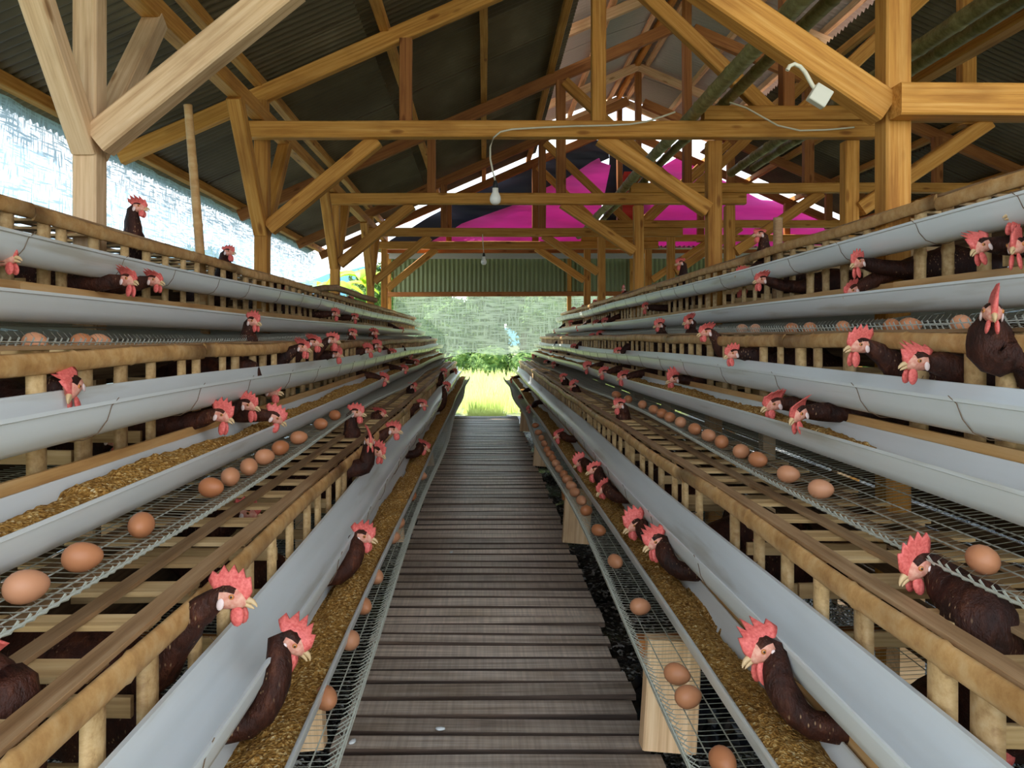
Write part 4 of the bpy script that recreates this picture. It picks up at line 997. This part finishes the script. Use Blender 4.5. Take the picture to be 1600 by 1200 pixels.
for i, (x, y, hgt, lab) in enumerate(TREES):
    t = thing('tree', lab, 'tree', (x, y, GZ), 'trees beyond the field')
    mb = MB(); mb.tube([(0, 0, 0), (0.1, 0, hgt*0.3), (0, 0.1, hgt*0.55)], [0.22, 0.17, 0.1], 8); mb.obj('trunk', M['bark'], t, True)
    rr = random.Random(i); mb = MB()
    for k in range(10):
        a = rr.uniform(0, 6.28); q = rr.uniform(0.2, 2.0); c = (q*math.cos(a), q*math.sin(a), hgt*rr.uniform(0.16, 0.85)); r = rr.uniform(1.0, 1.6)
        blob(mb, c, r*0.85, i*10+k); leafy(mb, c, r, 500, i*17+k, 0.14)
    mb.obj('crown', M['leaf'], t)
mb = MB(); rr = random.Random(3)
for k in range(26):
    c = (-12+k*1.1+rr.uniform(-0.3, 0.3), 27+rr.uniform(-1, 1), GZ+0.3); blob(mb, c, rr.uniform(0.5, 0.8), k); leafy(mb, c, 0.8, 150, k+50, 0.10)
o = mb.obj('hedge', M['leaf']); tag(o, 'low green hedge across the far side of the bright field', 'hedge', None, 'stuff')
mb = MB(); rr = random.Random(8)
for k in range(14000):
    y = 9.8+17*rr.random()**1.5; x = rr.uniform(-0.35, 0.35)*y if y > 13.1 else rr.uniform(-0.22, 0.30); hh = rr.uniform(0.10, 0.34)*(1 if y > 12.5 else 0.6); a = rr.uniform(-0.1, 0.1); w_ = 0.006+0.0006*y
    mb.add([(x-w_, y, GZ-0.02), (x+w_, y, GZ-0.02), (x+a, y+rr.uniform(-0.08, 0.08), GZ+hh)], [(0, 1, 2)])
o = mb.obj('grass', M['grass']); tag(o, 'tall sunlit grass growing beyond the end of the walkway', 'grass', None, 'stuff')
# house with a red roof seen through the end netting
t = thing('house', 'small house with red roof far beyond the netting', 'house', (-0.9, 55, GZ+0.5))
mb = MB(); mb.box(-2.0, 2.0, 0, 3, 0, 2.1); mb.obj('house_walls', M['plaster'], t)
mb = MB(); mb.add([(-2.4, -0.4, 2.0), (2.4, -0.4, 2.0), (2.4, 3.4, 2.0), (-2.4, 3.4, 2.0), (-1.7, 1.5, 3.2), (1.7, 1.5, 3.2)], [(0, 1, 5, 4), (2, 3, 4, 5), (1, 2, 5), (3, 0, 4), (0, 3, 2, 1)]); mb.obj('house_roof', M['rooftile'], t)
# distant hills
vs = []; fs = []; n = 60
for i in range(n+1):
    x = -140+3.2*i; hh = 9+5*math.sin(i*0.21+1)+3*math.sin(i*0.53)+R.uniform(-0.4, 0.4)
    vs += [(x, 118, GZ-1), (x, 124, GZ+max(2, hh)*0.6), (x, 132, GZ+max(3, hh))]
for i in range(n):
    for k in range(2): a = i*3+k; fs.append((a, a+3, a+4, a+1))
o = mesh_obj('hills', vs, fs, M['hill'], None, True); o['kind'] = 'structure'
# banana plants outside the open corner
def banana(x, y, hgt, lab, seed):
    rr = random.Random(seed); t = thing('banana_plant', lab, 'banana plant', (x, y, GZ), 'banana plants outside the netting corner')
    mb = MB(); mb.tube([(0, 0, 0), (0.03, 0, hgt*0.5), (0, 0, hgt*0.72)], [0.09, 0.07, 0.04], 9); mb.obj('stem', M['banana'], t, True)
    for k in range(7):
        a = 2*PI*k/7+rr.uniform(-0.3, 0.3); ln = rr.uniform(0.9, 1.3); vs = []; fs = []; m = 8
        for i in range(m+1):
            f = i/m; r = ln*f*0.75; z = hgt*0.68+ln*(0.75*f-0.75*f*f); wd = 0.17*math.sin(PI*min(1, 0.08+f*0.95))**0.6
            cx, cy = r*math.cos(a), r*math.sin(a)
            vs += [(cx-wd*math.sin(a), cy+wd*math.cos(a), z-0.05), (cx, cy, z), (cx+wd*math.sin(a), cy-wd*math.cos(a), z-0.05)]
        for i in range(m):
            for q in range(2): b = i*3+q; fs.append((b, b+3, b+4, b+1))
        mesh_obj('banana_leaf', vs, fs, M['banana'], t, True)
banana(-2.14, 13.6, 3.5, 'banana plant showing yellow-green leaves between the last two posts', 1)
banana(-3.15, 15.4, 3.4, 'banana plant peeking past the end of the side netting', 2)
